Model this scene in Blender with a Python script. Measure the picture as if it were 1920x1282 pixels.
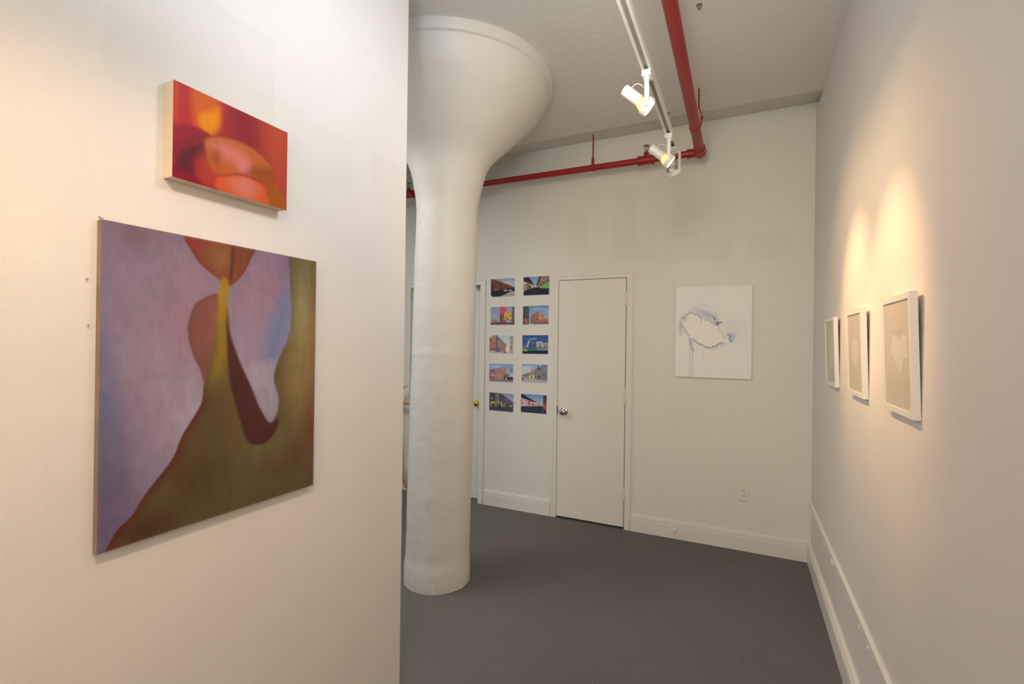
import bpy, bmesh, math, random
import numpy as np
from mathutils import Vector, Matrix, noise

for o in list(bpy.data.objects):
    bpy.data.objects.remove(o, do_unlink=True)
S = bpy.context.scene
COL = S.collection
PI = math.pi
random.seed(7)

# ------------------------------------------------------------------ camera
CAM_Z = 1.496
cam_d = bpy.data.cameras.new('camera')
cam_d.sensor_fit = 'HORIZONTAL'
cam_d.sensor_width = 36.0
cam_d.lens = 36.0 * 901.7 / 1920.0
cam_d.clip_start = 0.02
cam = bpy.data.objects.new('camera', cam_d)
COL.objects.link(cam)
yaw, pitch, roll = (math.radians(a) for a in (25.59, 0.08, 0.7715))
fwd = Vector((-math.sin(yaw) * math.cos(pitch), math.cos(yaw) * math.cos(pitch), math.sin(pitch)))
rgt = Vector((math.cos(yaw), math.sin(yaw), 0))
upv = rgt.cross(fwd)
r2 = rgt * math.cos(roll) + upv * math.sin(roll)
u2 = upv * math.cos(roll) - rgt * math.sin(roll)
cam.matrix_world = Matrix(((r2.x, u2.x, -fwd.x, 0), (r2.y, u2.y, -fwd.y, 0), (r2.z, u2.z, -fwd.z, CAM_Z), (0, 0, 0, 1)))
S.camera = cam

# ------------------------------------------------------------------ world, exposure, unseen lights
S.view_settings.view_transform = 'Standard'
S.view_settings.look = 'None'
S.view_settings.exposure = 0.0
S.view_settings.gamma = 1.0
S.view_settings.use_curve_mapping = False
wd = bpy.data.worlds.new('world')
S.world = wd
wd.use_nodes = True
wd.node_tree.nodes['Background'].inputs[0].default_value = (1.0, 0.95, 0.88, 1)
wd.node_tree.nodes['Background'].inputs[1].default_value = 0.05


def area_light(name, loc, target, size, size_y, power, color, spread=180):
    l = bpy.data.lights.new(name, 'AREA')
    l.shape = 'RECTANGLE'
    l.size, l.size_y, l.energy, l.color = size, size_y, power, color
    l.spread = math.radians(spread)
    o = bpy.data.objects.new(name, l)
    COL.objects.link(o)
    o.location = loc
    o.rotation_euler = (Vector(target) - Vector(loc)).to_track_quat('-Z', 'Y').to_euler()
    return o


def spot_light(name, loc, target, power, color, angle, blend, radius):
    l = bpy.data.lights.new(name, 'SPOT')
    l.energy, l.color = power, color
    l.spot_size, l.spot_blend, l.shadow_soft_size = math.radians(angle), blend, radius
    o = bpy.data.objects.new(name, l)
    COL.objects.link(o)
    o.location = loc
    o.rotation_euler = (Vector(target) - Vector(loc)).to_track_quat('-Z', 'Y').to_euler()
    return o


# unseen lights, the fills added to brighten the room: name, kind, place, aim, size (x, y) or cone and radius, watts, colour
UNSEEN_LIGHTS = [
    ('room_end_fill', 'A', (-0.4, -2.4, 1.9), (-0.4, 1.0, 1.9), (1.4, 2.0), 36.5, (1.0, 0.75, 0.56)),  # added fill from the end behind the camera, no fixture
    ('side_room_fill', 'A', (-3.0, 1.4, 3.02), (-3.0, 1.4, 0.0), (1.6, 1.6), 48, (1.0, 0.965, 0.93)),  # added overhead fill for the column side, source unseen
    ('back_wall_fill', 'S', (-0.36, 1.05, 2.50), (-0.8, 3.9, 1.75), (120, 0.2), 44, (1.0, 0.91, 0.70)),  # added fill that lifts the back wall, no fixture
    ('ceiling_bounce_fill', 'A', (-0.30, -0.15, 1.80), (-0.40, 0.45, 3.1), (0.25, 0.25, 110), 13.5, (0.62, 0.86, 1.0)),  # added upward fill to brighten the ceiling
    ('partition_track_lamp', 'S', (-0.36, 0.12, 2.46), (-1.29, 0.60, 1.28), (68, 0.02), 45, (1.0, 0.65, 0.40)),
    ('partition_wash_fill', 'S', (-0.36, 1.12, 2.56), (-1.29, 1.42, 2.22), (125, 0.12), 24, (0.96, 0.95, 1.0)),  # added fill for the upper right of the partition
]
for nm, kind, loc, tgt, sz, watts, hue in UNSEEN_LIGHTS:
    if kind == 'A':
        area_light(nm, loc, tgt, sz[0], sz[1], watts, hue, *sz[2:])
    else:
        spot_light(nm, loc, tgt, watts, hue, sz[0], 1.0, sz[1])
SPOT_WATTS, SPOT_HUE = 55, (1.0, 0.56, 0.23)


# ------------------------------------------------------------------ helpers
def link(o, parent=None):
    COL.objects.link(o)
    if parent is not None:
        o.parent = parent
    return o


def obj(name, bm, mat, parent=None, smooth=False):
    me = bpy.data.meshes.new(name)
    bm.normal_update()
    bm.to_mesh(me)
    bm.free()
    if mat:
        me.materials.append(mat)
    if smooth:
        for p in me.polygons:
            p.use_smooth = True
    return link(bpy.data.objects.new(name, me), parent)


def tag(o, label, cat, group=None):
    o['label'] = label
    o['category'] = cat
    if group:
        o['group'] = group
    return o


def thing(name, label, cat, loc=(0, 0, 0), rot=(0, 0, 0), group=None):
    o = bpy.data.objects.new(name, None)
    o.empty_display_size = 0.05
    COL.objects.link(o)
    o.location = loc
    o.rotation_euler = rot
    return tag(o, label, cat, group)


def struct(o, label=None):
    o['kind'] = 'structure'
    if label:
        o['label'] = label
    return o


def sm_angle(o, ang=40):
    me = o.data
    for p in me.polygons:
        p.use_smooth = True
    bm = bmesh.new()
    bm.from_mesh(me)
    for e in bm.edges:
        if len(e.link_faces) == 2:
            e.smooth = e.calc_face_angle(0) < math.radians(ang)
    bm.to_mesh(me)
    bm.free()
    return o


def box(bm, x0, x1, y0, y1, z0, z1, bev=0.0):
    t = bmesh.new()
    v = [t.verts.new(p) for p in ((x0, y0, z0), (x1, y0, z0), (x1, y1, z0), (x0, y1, z0),
                                  (x0, y0, z1), (x1, y0, z1), (x1, y1, z1), (x0, y1, z1))]
    for f in ((3, 2, 1, 0), (4, 5, 6, 7), (0, 1, 5, 4), (1, 2, 6, 5), (2, 3, 7, 6), (3, 0, 4, 7)):
        t.faces.new([v[i] for i in f])
    if bev:
        bmesh.ops.bevel(t, geom=list(t.edges), offset=bev, segments=2, affect='EDGES', profile=0.5)
    add(bm, t)


def add(bm, t, mat=None):
    if mat is not None:
        t.transform(mat)
    me = bpy.data.meshes.new('tmp')
    t.to_mesh(me)
    t.free()
    bm.from_mesh(me)
    bpy.data.meshes.remove(me)


def lathe(bm, prof, seg=32, mat=None, cap=True):
    """surface of revolution about +Z from (r, z) pairs"""
    t = bmesh.new()
    rings = []
    for r, z in prof:
        rings.append([t.verts.new((r * math.cos(2 * PI * i / seg), r * math.sin(2 * PI * i / seg), z)) for i in range(seg)])
    for a, b in zip(rings, rings[1:]):
        for i in range(seg):
            t.faces.new((a[i], a[(i + 1) % seg], b[(i + 1) % seg], b[i]))
    if cap:
        if prof[0][0] > 1e-4:
            t.faces.new(list(reversed(rings[0])))
        if prof[-1][0] > 1e-4:
            t.faces.new(rings[-1])
    bmesh.ops.remove_doubles(t, verts=t.verts, dist=1e-6)
    bmesh.ops.recalc_face_normals(t, faces=t.faces)
    add(bm, t, mat)


def aim(a, b):
    """matrix placing +Z on the direction a->b, origin at a"""
    a, b = Vector(a), Vector(b)
    return Matrix.Translation(a) @ (b - a).to_track_quat('Z', 'Y').to_matrix().to_4x4()


def rod(bm, a, b, r, seg=16, r1=None):
    L = (Vector(b) - Vector(a)).length
    lathe(bm, [(r, 0), (r if r1 is None else r1, L)], seg, aim(a, b))


def tube(bm, pts, r, seg=10, rads=None):
    pts = [Vector(p) for p in pts]
    t = bmesh.new()
    rings = []
    prev = None
    for i, p in enumerate(pts):
        d = (pts[min(i + 1, len(pts) - 1)] - pts[max(i - 1, 0)]).normalized()
        if prev is None:
            n = d.orthogonal().normalized()
        else:
            n = (prev - d * prev.dot(d)).normalized()
        prev = n
        m = d.cross(n)
        rr = rads[i] if rads else r
        rings.append([t.verts.new(p + n * rr * math.cos(2 * PI * k / seg) + m * rr * math.sin(2 * PI * k / seg)) for k in range(seg)])
    for a, b in zip(rings, rings[1:]):
        for k in range(seg):
            t.faces.new((a[k], a[(k + 1) % seg], b[(k + 1) % seg], b[k]))
    t.faces.new(list(reversed(rings[0])))
    t.faces.new(rings[-1])
    bmesh.ops.recalc_face_normals(t, faces=t.faces)
    add(bm, t)


def extrude(bm, prof, p0, p1, axis):
    """prof: closed list of (depth, z); runs along axis 'X' or 'Y'; depth is added on the other axis"""
    t = bmesh.new()
    def pt(s, d, z):
        return (s, d, z) if axis == 'X' else (d, s, z)
    a = [t.verts.new(pt(p0, d, z)) for d, z in prof]
    b = [t.verts.new(pt(p1, d, z)) for d, z in prof]
    n = len(prof)
    for i in range(n):
        t.faces.new((a[i], a[(i + 1) % n], b[(i + 1) % n], b[i]))
    t.faces.new(list(reversed(a)))
    t.faces.new(b)
    bmesh.ops.recalc_face_normals(t, faces=t.faces)
    add(bm, t)


# ------------------------------------------------------------------ materials
def new_mat(name):
    m = bpy.data.materials.new(name)
    m.use_nodes = True
    nt = m.node_tree
    return m, nt, nt.nodes['Principled BSDF']


def nd(nt, typ, **kw):
    n = nt.nodes.new(typ)
    for k, v in kw.items():
        if k.startswith('i_'):
            n.inputs[k[2:].replace('_', ' ')].default_value = v
        else:
            setattr(n, k, v)
    return n


def plain(name, col, rough=0.5, metal=0.0, bump=0.0, bscale=200, var=0.0):
    m, nt, b = new_mat(name)
    b.inputs['Base Color'].default_value = (*col, 1)
    b.inputs['Roughness'].default_value = rough
    b.inputs['Metallic'].default_value = metal
    tc = nd(nt, 'ShaderNodeTexCoord')
    nz = nd(nt, 'ShaderNodeTexNoise', i_Scale=bscale, i_Detail=4.0)
    nt.links.new(tc.outputs['Object'], nz.inputs['Vector'])
    if bump:
        bp = nd(nt, 'ShaderNodeBump', i_Strength=bump, i_Distance=0.002)
        nt.links.new(nz.outputs['Fac'], bp.inputs['Height'])
        nt.links.new(bp.outputs['Normal'], b.inputs['Normal'])
    if var:
        n2 = nd(nt, 'ShaderNodeTexNoise', i_Scale=max(2.0, bscale * 0.05), i_Detail=3.0)
        nt.links.new(tc.outputs['Object'], n2.inputs['Vector'])
        rp = nd(nt, 'ShaderNodeMapRange')
        rp.inputs['From Min'].default_value = 0.3
        rp.inputs['From Max'].default_value = 0.7
        rp.inputs['To Min'].default_value = 1 - var
        rp.inputs['To Max'].default_value = 1 + var
        nt.links.new(n2.outputs['Fac'], rp.inputs['Value'])
        mx = nd(nt, 'ShaderNodeVectorMath', operation='SCALE')
        mx.inputs[0].default_value = col
        nt.links.new(rp.outputs['Result'], mx.inputs['Scale'])
        nt.links.new(mx.outputs['Vector'], b.inputs['Base Color'])
    return m


def rect_mask(nt, coord, axes, rect, soft):
    """1 inside a rectangle (a0, a1, b0, b1) on the two named axes, with soft borders"""
    sep = nd(nt, 'ShaderNodeSeparateXYZ')
    nt.links.new(coord, sep.inputs[0])
    outs = []
    for ax, lo, hi in ((axes[0], rect[0], rect[1]), (axes[1], rect[2], rect[3])):
        for a, b_ in ((lo - soft, lo + soft), (hi + soft, hi - soft)):
            mr = nd(nt, 'ShaderNodeMapRange')
            mr.clamp = True
            mr.inputs['From Min'].default_value = a
            mr.inputs['From Max'].default_value = b_
            nt.links.new(sep.outputs[ax], mr.inputs['Value'])
            outs.append(mr.outputs['Result'])
    cur = outs[0]
    for o in outs[1:]:
        mu = nd(nt, 'ShaderNodeMath', operation='MULTIPLY')
        nt.links.new(cur, mu.inputs[0])
        nt.links.new(o, mu.inputs[1])
        cur = mu.outputs[0]
    return cur


def wall_paint(name, col, stretch=(1, 1, 1), fine=260.0, strength=0.25, patches=(), axes='XZ', coarse=4.0, cstrength=0.12):
    """matt emulsion with roller stipple, brush streaks and retouched patches of a slightly different white"""
    m, nt, b = new_mat(name)
    b.inputs['Roughness'].default_value = 0.55
    b.inputs['Specular IOR Level'].default_value = 0.3
    tc = nd(nt, 'ShaderNodeTexCoord')
    mp = nd(nt, 'ShaderNodeMapping')
    mp.inputs['Scale'].default_value = stretch
    nt.links.new(tc.outputs['Object'], mp.inputs['Vector'])
    n1 = nd(nt, 'ShaderNodeTexNoise', i_Scale=fine, i_Detail=3.0, i_Roughness=0.6)
    n2 = nd(nt, 'ShaderNodeTexNoise', i_Scale=coarse, i_Detail=5.0, i_Roughness=0.6)
    nt.links.new(mp.outputs[0], n1.inputs['Vector'])
    nt.links.new(mp.outputs[0], n2.inputs['Vector'])
    b1 = nd(nt, 'ShaderNodeBump', i_Strength=strength, i_Distance=0.0015)
    b2 = nd(nt, 'ShaderNodeBump', i_Strength=cstrength, i_Distance=0.02)
    nt.links.new(n2.outputs['Fac'], b2.inputs['Height'])
    nt.links.new(n1.outputs['Fac'], b1.inputs['Height'])
    nt.links.new(b2.outputs['Normal'], b1.inputs['Normal'])
    nt.links.new(b1.outputs['Normal'], b.inputs['Normal'])
    cur = None
    mixv = nd(nt, 'ShaderNodeMapRange')
    mixv.inputs['From Min'].default_value = 0.3
    mixv.inputs['From Max'].default_value = 0.7
    mixv.inputs['To Min'].default_value = 0.985
    mixv.inputs['To Max'].default_value = 1.015
    nt.links.new(n2.outputs['Fac'], mixv.inputs['Value'])
    cur = mixv.outputs['Result']
    if patches:
        nw = nd(nt, 'ShaderNodeTexNoise', i_Scale=7.0, i_Detail=3.0)
        nt.links.new(tc.outputs['Object'], nw.inputs['Vector'])
        sc = nd(nt, 'ShaderNodeVectorMath', operation='SCALE')
        sc.inputs['Scale'].default_value = 0.05
        nt.links.new(nw.outputs['Color'], sc.inputs[0])
        ad = nd(nt, 'ShaderNodeVectorMath', operation='ADD')
        nt.links.new(tc.outputs['Object'], ad.inputs[0])
        nt.links.new(sc.outputs['Vector'], ad.inputs[1])
        for rect, amt, soft in patches:
            mk = rect_mask(nt, ad.outputs['Vector'], axes, rect, soft)
            ma = nd(nt, 'ShaderNodeMath', operation='MULTIPLY_ADD')
            ma.inputs[1].default_value = amt
            ma.inputs[2].default_value = 1.0
            nt.links.new(mk, ma.inputs[0])
            mu = nd(nt, 'ShaderNodeMath', operation='MULTIPLY')
            nt.links.new(cur, mu.inputs[0])
            nt.links.new(ma.outputs[0], mu.inputs[1])
            cur = mu.outputs[0]
    vs = nd(nt, 'ShaderNodeVectorMath', operation='SCALE')
    vs.inputs[0].default_value = col
    nt.links.new(cur, vs.inputs['Scale'])
    nt.links.new(vs.outputs['Vector'], b.inputs['Base Color'])
    return m


def picture_mat(name, rough=0.5, streak=0.06, scale=(60, 60, 60), bump=0.2, detail=6.0, weave=0.0):
    """pigment from the mesh's colour attribute, broken up by brush or print grain"""
    m, nt, b = new_mat(name)
    b.inputs['Roughness'].default_value = rough
    b.inputs['Specular IOR Level'].default_value = 0.12
    at = nd(nt, 'ShaderNodeAttribute')
    at.attribute_name = 'pigment'
    tc = nd(nt, 'ShaderNodeTexCoord')
    mp = nd(nt, 'ShaderNodeMapping')
    mp.inputs['Scale'].default_value = scale
    nt.links.new(tc.outputs['Object'], mp.inputs['Vector'])
    nz = nd(nt, 'ShaderNodeTexNoise', i_Scale=1.0, i_Detail=detail, i_Roughness=0.65)
    nt.links.new(mp.outputs[0], nz.inputs['Vector'])
    mr = nd(nt, 'ShaderNodeMapRange')
    mr.inputs['From Min'].default_value = 0.25
    mr.inputs['From Max'].default_value = 0.75
    mr.inputs['To Min'].default_value = 1 - streak
    mr.inputs['To Max'].default_value = 1 + streak
    nt.links.new(nz.outputs['Fac'], mr.inputs['Value'])
    sc = nd(nt, 'ShaderNodeVectorMath', operation='SCALE')
    nt.links.new(at.outputs['Color'], sc.inputs[0])
    nt.links.new(mr.outputs['Result'], sc.inputs['Scale'])
    nt.links.new(sc.outputs['Vector'], b.inputs['Base Color'])
    if bump:
        bp = nd(nt, 'ShaderNodeBump', i_Strength=bump, i_Distance=0.001)
        nt.links.new(nz.outputs['Fac'], bp.inputs['Height'])
        nt.links.new(bp.outputs['Normal'], b.inputs['Normal'])
    return m


def glow(name, col, strength):
    m, nt, b = new_mat(name)
    b.inputs['Base Color'].default_value = (*col, 1)
    b.inputs['Emission Color'].default_value = (*col, 1)
    b.inputs['Emission Strength'].default_value = strength
    return m


WHITE = (0.80, 0.79, 0.765)
M = {}
M['wall_back'] = wall_paint('back_wall_paint', (0.785, 0.785, 0.74), patches=(
    ((-1.33, -1.17, 2.28, 2.62), -0.035, 0.006), ((-0.95, -0.76, 2.32, 2.78), -0.03, 0.01), ((-0.95, -0.6, 2.2, 2.4), -0.025, 0.01),
    ((-0.55, -0.28, 2.16, 2.40), -0.025, 0.006), ((-0.28, -0.05, 2.16, 2.33), -0.03, 0.006), ((0.05, 0.32, 2.16, 2.34), -0.035, 0.006),
    ((-2.12, -1.85, 2.08, 2.15), 0.03, 0.008)), axes='XZ', fine=180)
M['wall_right'] = wall_paint('right_wall_paint', (0.80, 0.785, 0.765), stretch=(1, 0.7, 1.2), fine=240, strength=0.3)
M['partition'] = wall_paint('partition_paint', (0.82, 0.805, 0.775), fine=210, strength=0.42, patches=(
    ((0.60, 1.02, 2.10, 2.42), -0.035, 0.004), ((0.95, 1.35, 2.05, 2.25), -0.025, 0.012), ((0.38, 0.52, 1.1, 2.3), 0.02, 0.03),
    ((1.45, 1.66, 1.9, 2.25), -0.02, 0.01)), axes='YZ')
M['wall_left'] = wall_paint('left_wall_paint', (0.78, 0.775, 0.74))
M['trim'] = plain('trim_gloss_paint', (0.80, 0.785, 0.745), 0.4, bump=0.12, bscale=90)
M['door'] = plain('door_paint', (0.80, 0.785, 0.735), 0.42, bump=0.08, bscale=60, var=0.012)
M['white_metal'] = plain('white_enamel', (0.84, 0.83, 0.80), 0.3)
M['frame_white'] = plain('white_lacquered_wood', (0.84, 0.83, 0.80), 0.38, bump=0.05, bscale=120)
M['red'] = plain('red_pipe_paint', (0.33, 0.017, 0.02), 0.32, bump=0.25, bscale=45, var=0.08)
M['chrome'] = plain('satin_chrome', (0.52, 0.50, 0.47), 0.2, 1.0)
M['silver'] = plain('silver_reflector', (0.7, 0.7, 0.7), 0.15, 1.0)
M['brass'] = plain('polished_brass', (0.72, 0.47, 0.14), 0.2, 1.0)
M['dark'] = plain('dark_gap', (0.03, 0.028, 0.025), 0.8)
M['slot'] = plain('track_slot_grey', (0.34, 0.34, 0.34), 0.5)
M['grey_metal'] = plain('dull_grey_metal', (0.33, 0.31, 0.28), 0.45, 0.6)
M['wood_pale'] = plain('pale_raw_wood', (0.72, 0.62, 0.47), 0.6, bump=0.1, bscale=80, var=0.05)
M['wood_tan'] = plain('tan_stripped_branch', (0.50, 0.32, 0.14), 0.7, bump=0.6, bscale=60, var=0.25)
M['canvas_side'] = plain('raw_linen_edge', (0.25, 0.19, 0.145), 0.8, bump=0.3, bscale=300, var=0.12)
M['canvas_white'] = plain('primed_canvas_edge', (0.76, 0.74, 0.70), 0.7, bump=0.2, bscale=400)
M['plastic'] = plain('ivory_plastic', (0.80, 0.78, 0.73), 0.35)
M['lamp_glass'] = glow('lit_lamp_glass', (1.0, 0.88, 0.66), 7.0)
M['lamp_gold'] = glow('glowing_dichroic_bulb', (1.0, 0.62, 0.2), 1.15)


def floor_mat():
    m, nt, b = new_mat('grey_floor_paint')
    tc = nd(nt, 'ShaderNodeTexCoord')
    n1 = nd(nt, 'ShaderNodeTexNoise', i_Scale=2.2, i_Detail=6.0, i_Roughness=0.6)
    n2 = nd(nt, 'ShaderNodeTexNoise', i_Scale=60.0, i_Detail=4.0)
    nt.links.new(tc.outputs['Object'], n1.inputs['Vector'])
    nt.links.new(tc.outputs['Object'], n2.inputs['Vector'])
    cr = nd(nt, 'ShaderNodeValToRGB')
    cr.color_ramp.elements[0].position = 0.3
    cr.color_ramp.elements[0].color = (0.132, 0.124, 0.120, 1)
    cr.color_ramp.elements[1].position = 0.7
    cr.color_ramp.elements[1].color = (0.148, 0.138, 0.132, 1)
    nt.links.new(n1.outputs['Fac'], cr.inputs['Fac'])
    # chips where the paint has worn through
    mp = nd(nt, 'ShaderNodeMapping')
    mp.inputs['Scale'].default_value = (9, 16, 1)
    nt.links.new(tc.outputs['Object'], mp.inputs['Vector'])
    vo = nd(nt, 'ShaderNodeTexVoronoi', i_Scale=1.0)
    nt.links.new(mp.outputs[0], vo.inputs['Vector'])
    lt = nd(nt, 'ShaderNodeMath', operation='LESS_THAN')
    lt.inputs[1].default_value = 0.085
    nt.links.new(vo.outputs['Distance'], lt.inputs[0])
    sx = nd(nt, 'ShaderNodeSeparateColor')
    nt.links.new(vo.outputs['Color'], sx.inputs[0])
    gt = nd(nt, 'ShaderNodeMath', operation='GREATER_THAN')
    gt.inputs[1].default_value = 0.88
    nt.links.new(sx.outputs[0], gt.inputs[0])
    mu = nd(nt, 'ShaderNodeMath', operation='MULTIPLY')
    nt.links.new(lt.outputs[0], mu.inputs[0])
    nt.links.new(gt.outputs[0], mu.inputs[1])
    mx = nd(nt, 'ShaderNodeMix', data_type='RGBA')
    nt.links.new(mu.outputs[0], mx.inputs['Factor'])
    nt.links.new(cr.outputs['Color'], mx.inputs['A'])
    mx.inputs['B'].default_value = (0.24, 0.20, 0.16, 1)
    nt.links.new(mx.outputs['Result'], b.inputs['Base Color'])
    b.inputs['Roughness'].default_value = 0.6
    b.inputs['Specular IOR Level'].default_value = 0.25
    bp = nd(nt, 'ShaderNodeBump', i_Strength=0.12, i_Distance=0.002)
    nt.links.new(n2.outputs['Fac'], bp.inputs['Height'])
    nt.links.new(bp.outputs['Normal'], b.inputs['Normal'])
    return m


def ceiling_mat():
    """painted concrete with the print of the formwork boards, running parallel to the back wall"""
    m, nt, b = new_mat('painted_concrete_ceiling')
    tc = nd(nt, 'ShaderNodeTexCoord')
    mp = nd(nt, 'ShaderNodeMapping')
    mp.inputs['Rotation'].default_value = (0, 0, math.radians(2))
    nt.links.new(tc.outputs['Object'], mp.inputs['Vector'])
    wv = nd(nt, 'ShaderNodeTexWave', i_Scale=2.0, i_Distortion=1.2, i_Detail=3.0)
    wv.bands_direction = 'Y'
    wv.wave_profile = 'SAW'
    nt.links.new(mp.outputs[0], wv.inputs['Vector'])
    m2 = nd(nt, 'ShaderNodeMapping')
    m2.inputs['Scale'].default_value = (3, 30, 3)
    nt.links.new(tc.outputs['Object'], m2.inputs['Vector'])
    n1 = nd(nt, 'ShaderNodeTexNoise', i_Scale=1.6, i_Detail=7.0, i_Roughness=0.65)
    nt.links.new(m2.outputs[0], n1.inputs['Vector'])
    n2 = nd(nt, 'ShaderNodeTexNoise', i_Scale=14.0, i_Detail=6.0, i_Roughness=0.6)
    nt.links.new(tc.outputs['Object'], n2.inputs['Vector'])
    b1 = nd(nt, 'ShaderNodeBump', i_Strength=0.22, i_Distance=0.012)
    b2 = nd(nt, 'ShaderNodeBump', i_Strength=0.16, i_Distance=0.008)
    b3 = nd(nt, 'ShaderNodeBump', i_Strength=0.3, i_Distance=0.008)
    nt.links.new(wv.outputs['Fac'], b1.inputs['Height'])
    nt.links.new(n1.outputs['Fac'], b2.inputs['Height'])
    nt.links.new(n2.outputs['Fac'], b3.inputs['Height'])
    nt.links.new(b1.outputs['Normal'], b2.inputs['Normal'])
    nt.links.new(b2.outputs['Normal'], b3.inputs['Normal'])
    nt.links.new(b3.outputs['Normal'], b.inputs['Normal'])
    b.inputs['Base Color'].default_value = (0.77, 0.745, 0.70, 1)
    b.inputs['Roughness'].default_value = 0.6
    return m


def column_mat():
    m, nt, b = new_mat('painted_concrete_column')
    tc = nd(nt, 'ShaderNodeTexCoord')
    mp = nd(nt, 'ShaderNodeMapping')
    mp.inputs['Scale'].default_value = (1, 1, 1.4)
    nt.links.new(tc.outputs['Object'], mp.inputs['Vector'])
    prev = None
    for sc, st, di in ((4.0, 0.16, 0.04), (13.0, 0.15, 0.016), (45.0, 0.12, 0.005), (130.0, 0.12, 0.002)):
        nz = nd(nt, 'ShaderNodeTexNoise', i_Scale=sc, i_Detail=5.0, i_Roughness=0.6)
        nt.links.new(mp.outputs[0], nz.inputs['Vector'])
        bp = nd(nt, 'ShaderNodeBump', i_Strength=st, i_Distance=di)
        nt.links.new(nz.outputs['Fac'], bp.inputs['Height'])
        if prev:
            nt.links.new(prev, bp.inputs['Normal'])
        prev = bp.outputs['Normal']
    nt.links.new(prev, b.inputs['Normal'])
    b.inputs['Base Color'].default_value = (0.765, 0.735, 0.69, 1)
    b.inputs['Roughness'].default_value = 0.5
    return m


def glass_mat():
    m, nt, b = new_mat('picture_glass')
    nt.nodes.remove(b)
    out = nt.nodes['Material Output']
    tr = nd(nt, 'ShaderNodeBsdfTransparent')
    tr.inputs[0].default_value = (0.97, 0.98, 0.97, 1)
    gl = nd(nt, 'ShaderNodeBsdfGlossy', i_Roughness=0.03)
    fr = nd(nt, 'ShaderNodeFresnel', i_IOR=1.35)
    mx = nd(nt, 'ShaderNodeMixShader')
    ge = nd(nt, 'ShaderNodeNewGeometry')
    iv = nd(nt, 'ShaderNodeMath', operation='SUBTRACT')
    iv.inputs[0].default_value = 1.0
    nt.links.new(ge.outputs['Backfacing'], iv.inputs[1])
    fm = nd(nt, 'ShaderNodeMath', operation='MULTIPLY')
    nt.links.new(fr.outputs[0], fm.inputs[0])
    nt.links.new(iv.outputs[0], fm.inputs[1])
    nt.links.new(fm.outputs[0], mx.inputs[0])
    nt.links.new(tr.outputs[0], mx.inputs[1])
    nt.links.new(gl.outputs[0], mx.inputs[2])
    nt.links.new(mx.outputs[0], out.inputs['Surface'])
    return m


M['cove'] = plain('grey_white_cove', (0.70, 0.665, 0.60), 0.6, bump=0.2, bscale=30)  # greyer tone than the ceiling slab
M['floor'] = floor_mat()
M['ceiling'] = ceiling_mat()
M['column'] = column_mat()
M['glass'] = glass_mat()

# ------------------------------------------------------------------ room shell
XR, XP, YB, ZC = 0.444, -1.29, 3.915, 3.13      # right wall, partition face, back wall, ceiling
XL, YF = -4.6, -2.6                              # left wall, front wall behind the photographer
YT = 3.9                                         # face of skirting and casings on the back wall

bm = bmesh.new()
box(bm, XL - 0.15, XR + 0.15, YF - 0.15, 4.25, -0.12, 0.0)
struct(obj('floor', bm, M['floor']), 'dark grey painted concrete floor with small worn chips')

bm = bmesh.new()
box(bm, XL - 0.15, XR + 0.15, YF - 0.15, 3.60, ZC, 3.40)
struct(obj('ceiling', bm, M['ceiling']), 'white painted concrete ceiling with board marks')

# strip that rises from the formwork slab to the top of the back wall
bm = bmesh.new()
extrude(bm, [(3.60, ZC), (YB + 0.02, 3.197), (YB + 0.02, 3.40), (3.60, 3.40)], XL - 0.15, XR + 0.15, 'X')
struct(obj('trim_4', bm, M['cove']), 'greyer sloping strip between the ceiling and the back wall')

D1 = (-1.431, -0.849, 2.037)     # door 1 opening x0, x1, top
D2 = (-3.000, -2.205, 2.030)     # door 2 opening
bm = bmesh.new()
for x0, x1, z0, z1 in ((XL - 0.15, D2[0], 0, 3.3), (D2[0], D2[1], D2[2], 3.3), (D2[1], D1[0], 0, 3.3),
                       (D1[0], D1[1], D1[2], 3.3), (D1[1], XR + 0.15, 0, 3.3)):
    box(bm, x0, x1, YB, 4.08, z0, z1)
bmesh.ops.remove_doubles(bm, verts=bm.verts, dist=1e-5)
struct(obj('wall_back', bm, M['wall_back']), 'white back wall with retouched paint patches above the closet door')
bm = bmesh.new()
box(bm, XL - 0.15, XR + 0.15, 4.08, 4.2, 0, 3.3)
struct(obj('wall_behind', bm, M['wall_left']), 'plain wall closing the door recesses')

bm = bmesh.new()
box(bm, XR, XR + 0.15, YF - 0.15, YB, 0, ZC)
struct(obj('wall_right', bm, M['wall_right']), 'white right wall lit by two warm spots above three small frames')
bm = bmesh.new()
box(bm, XP - 0.14, XP, YF, 1.637, 0, ZC)
struct(obj('wall_partition', bm, M['partition']), 'white partition wall carrying the two colourful paintings')
bm = bmesh.new()
box(bm, XL - 0.15, XL, YF - 0.15, YB, 0, ZC)
struct(obj('wall_left', bm, M['wall_left']))
bm = bmesh.new()
box(bm, XL, XR, YF - 0.15, YF, 0, ZC)
struct(obj('wall_front', bm, M['wall_left']))

# skirting boards: flat board, groove and bead on top
SK = [(0, 0), (0.015, 0), (0.015, 0.100), (0.011, 0.104), (0.011, 0.106), (0.015, 0.109), (0.015, 0.117), (0.009, 0.121),
      (0.009, 0.123), (0.012, 0.126), (0.011, 0.132), (0.004, 0.135), (0, 0.135)]
bm = bmesh.new()
prof = [(YB - d, z) for d, z in SK]
for x0, x1 in ((XL, -3.062), (-2.143, -1.487), (-0.800, XR - 0.02)):
    extrude(bm, prof, x0, x1, 'X')
sk = struct(obj('baseboard_back', bm, M['trim']), 'white moulded skirting along the back wall')
bm = bmesh.new()
extrude(bm, [(XR - d * 1.5, z) for d, z in SK], YF, YB, 'Y')
struct(obj('baseboard_right', bm, M['trim']), 'white moulded skirting along the right wall')
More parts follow.
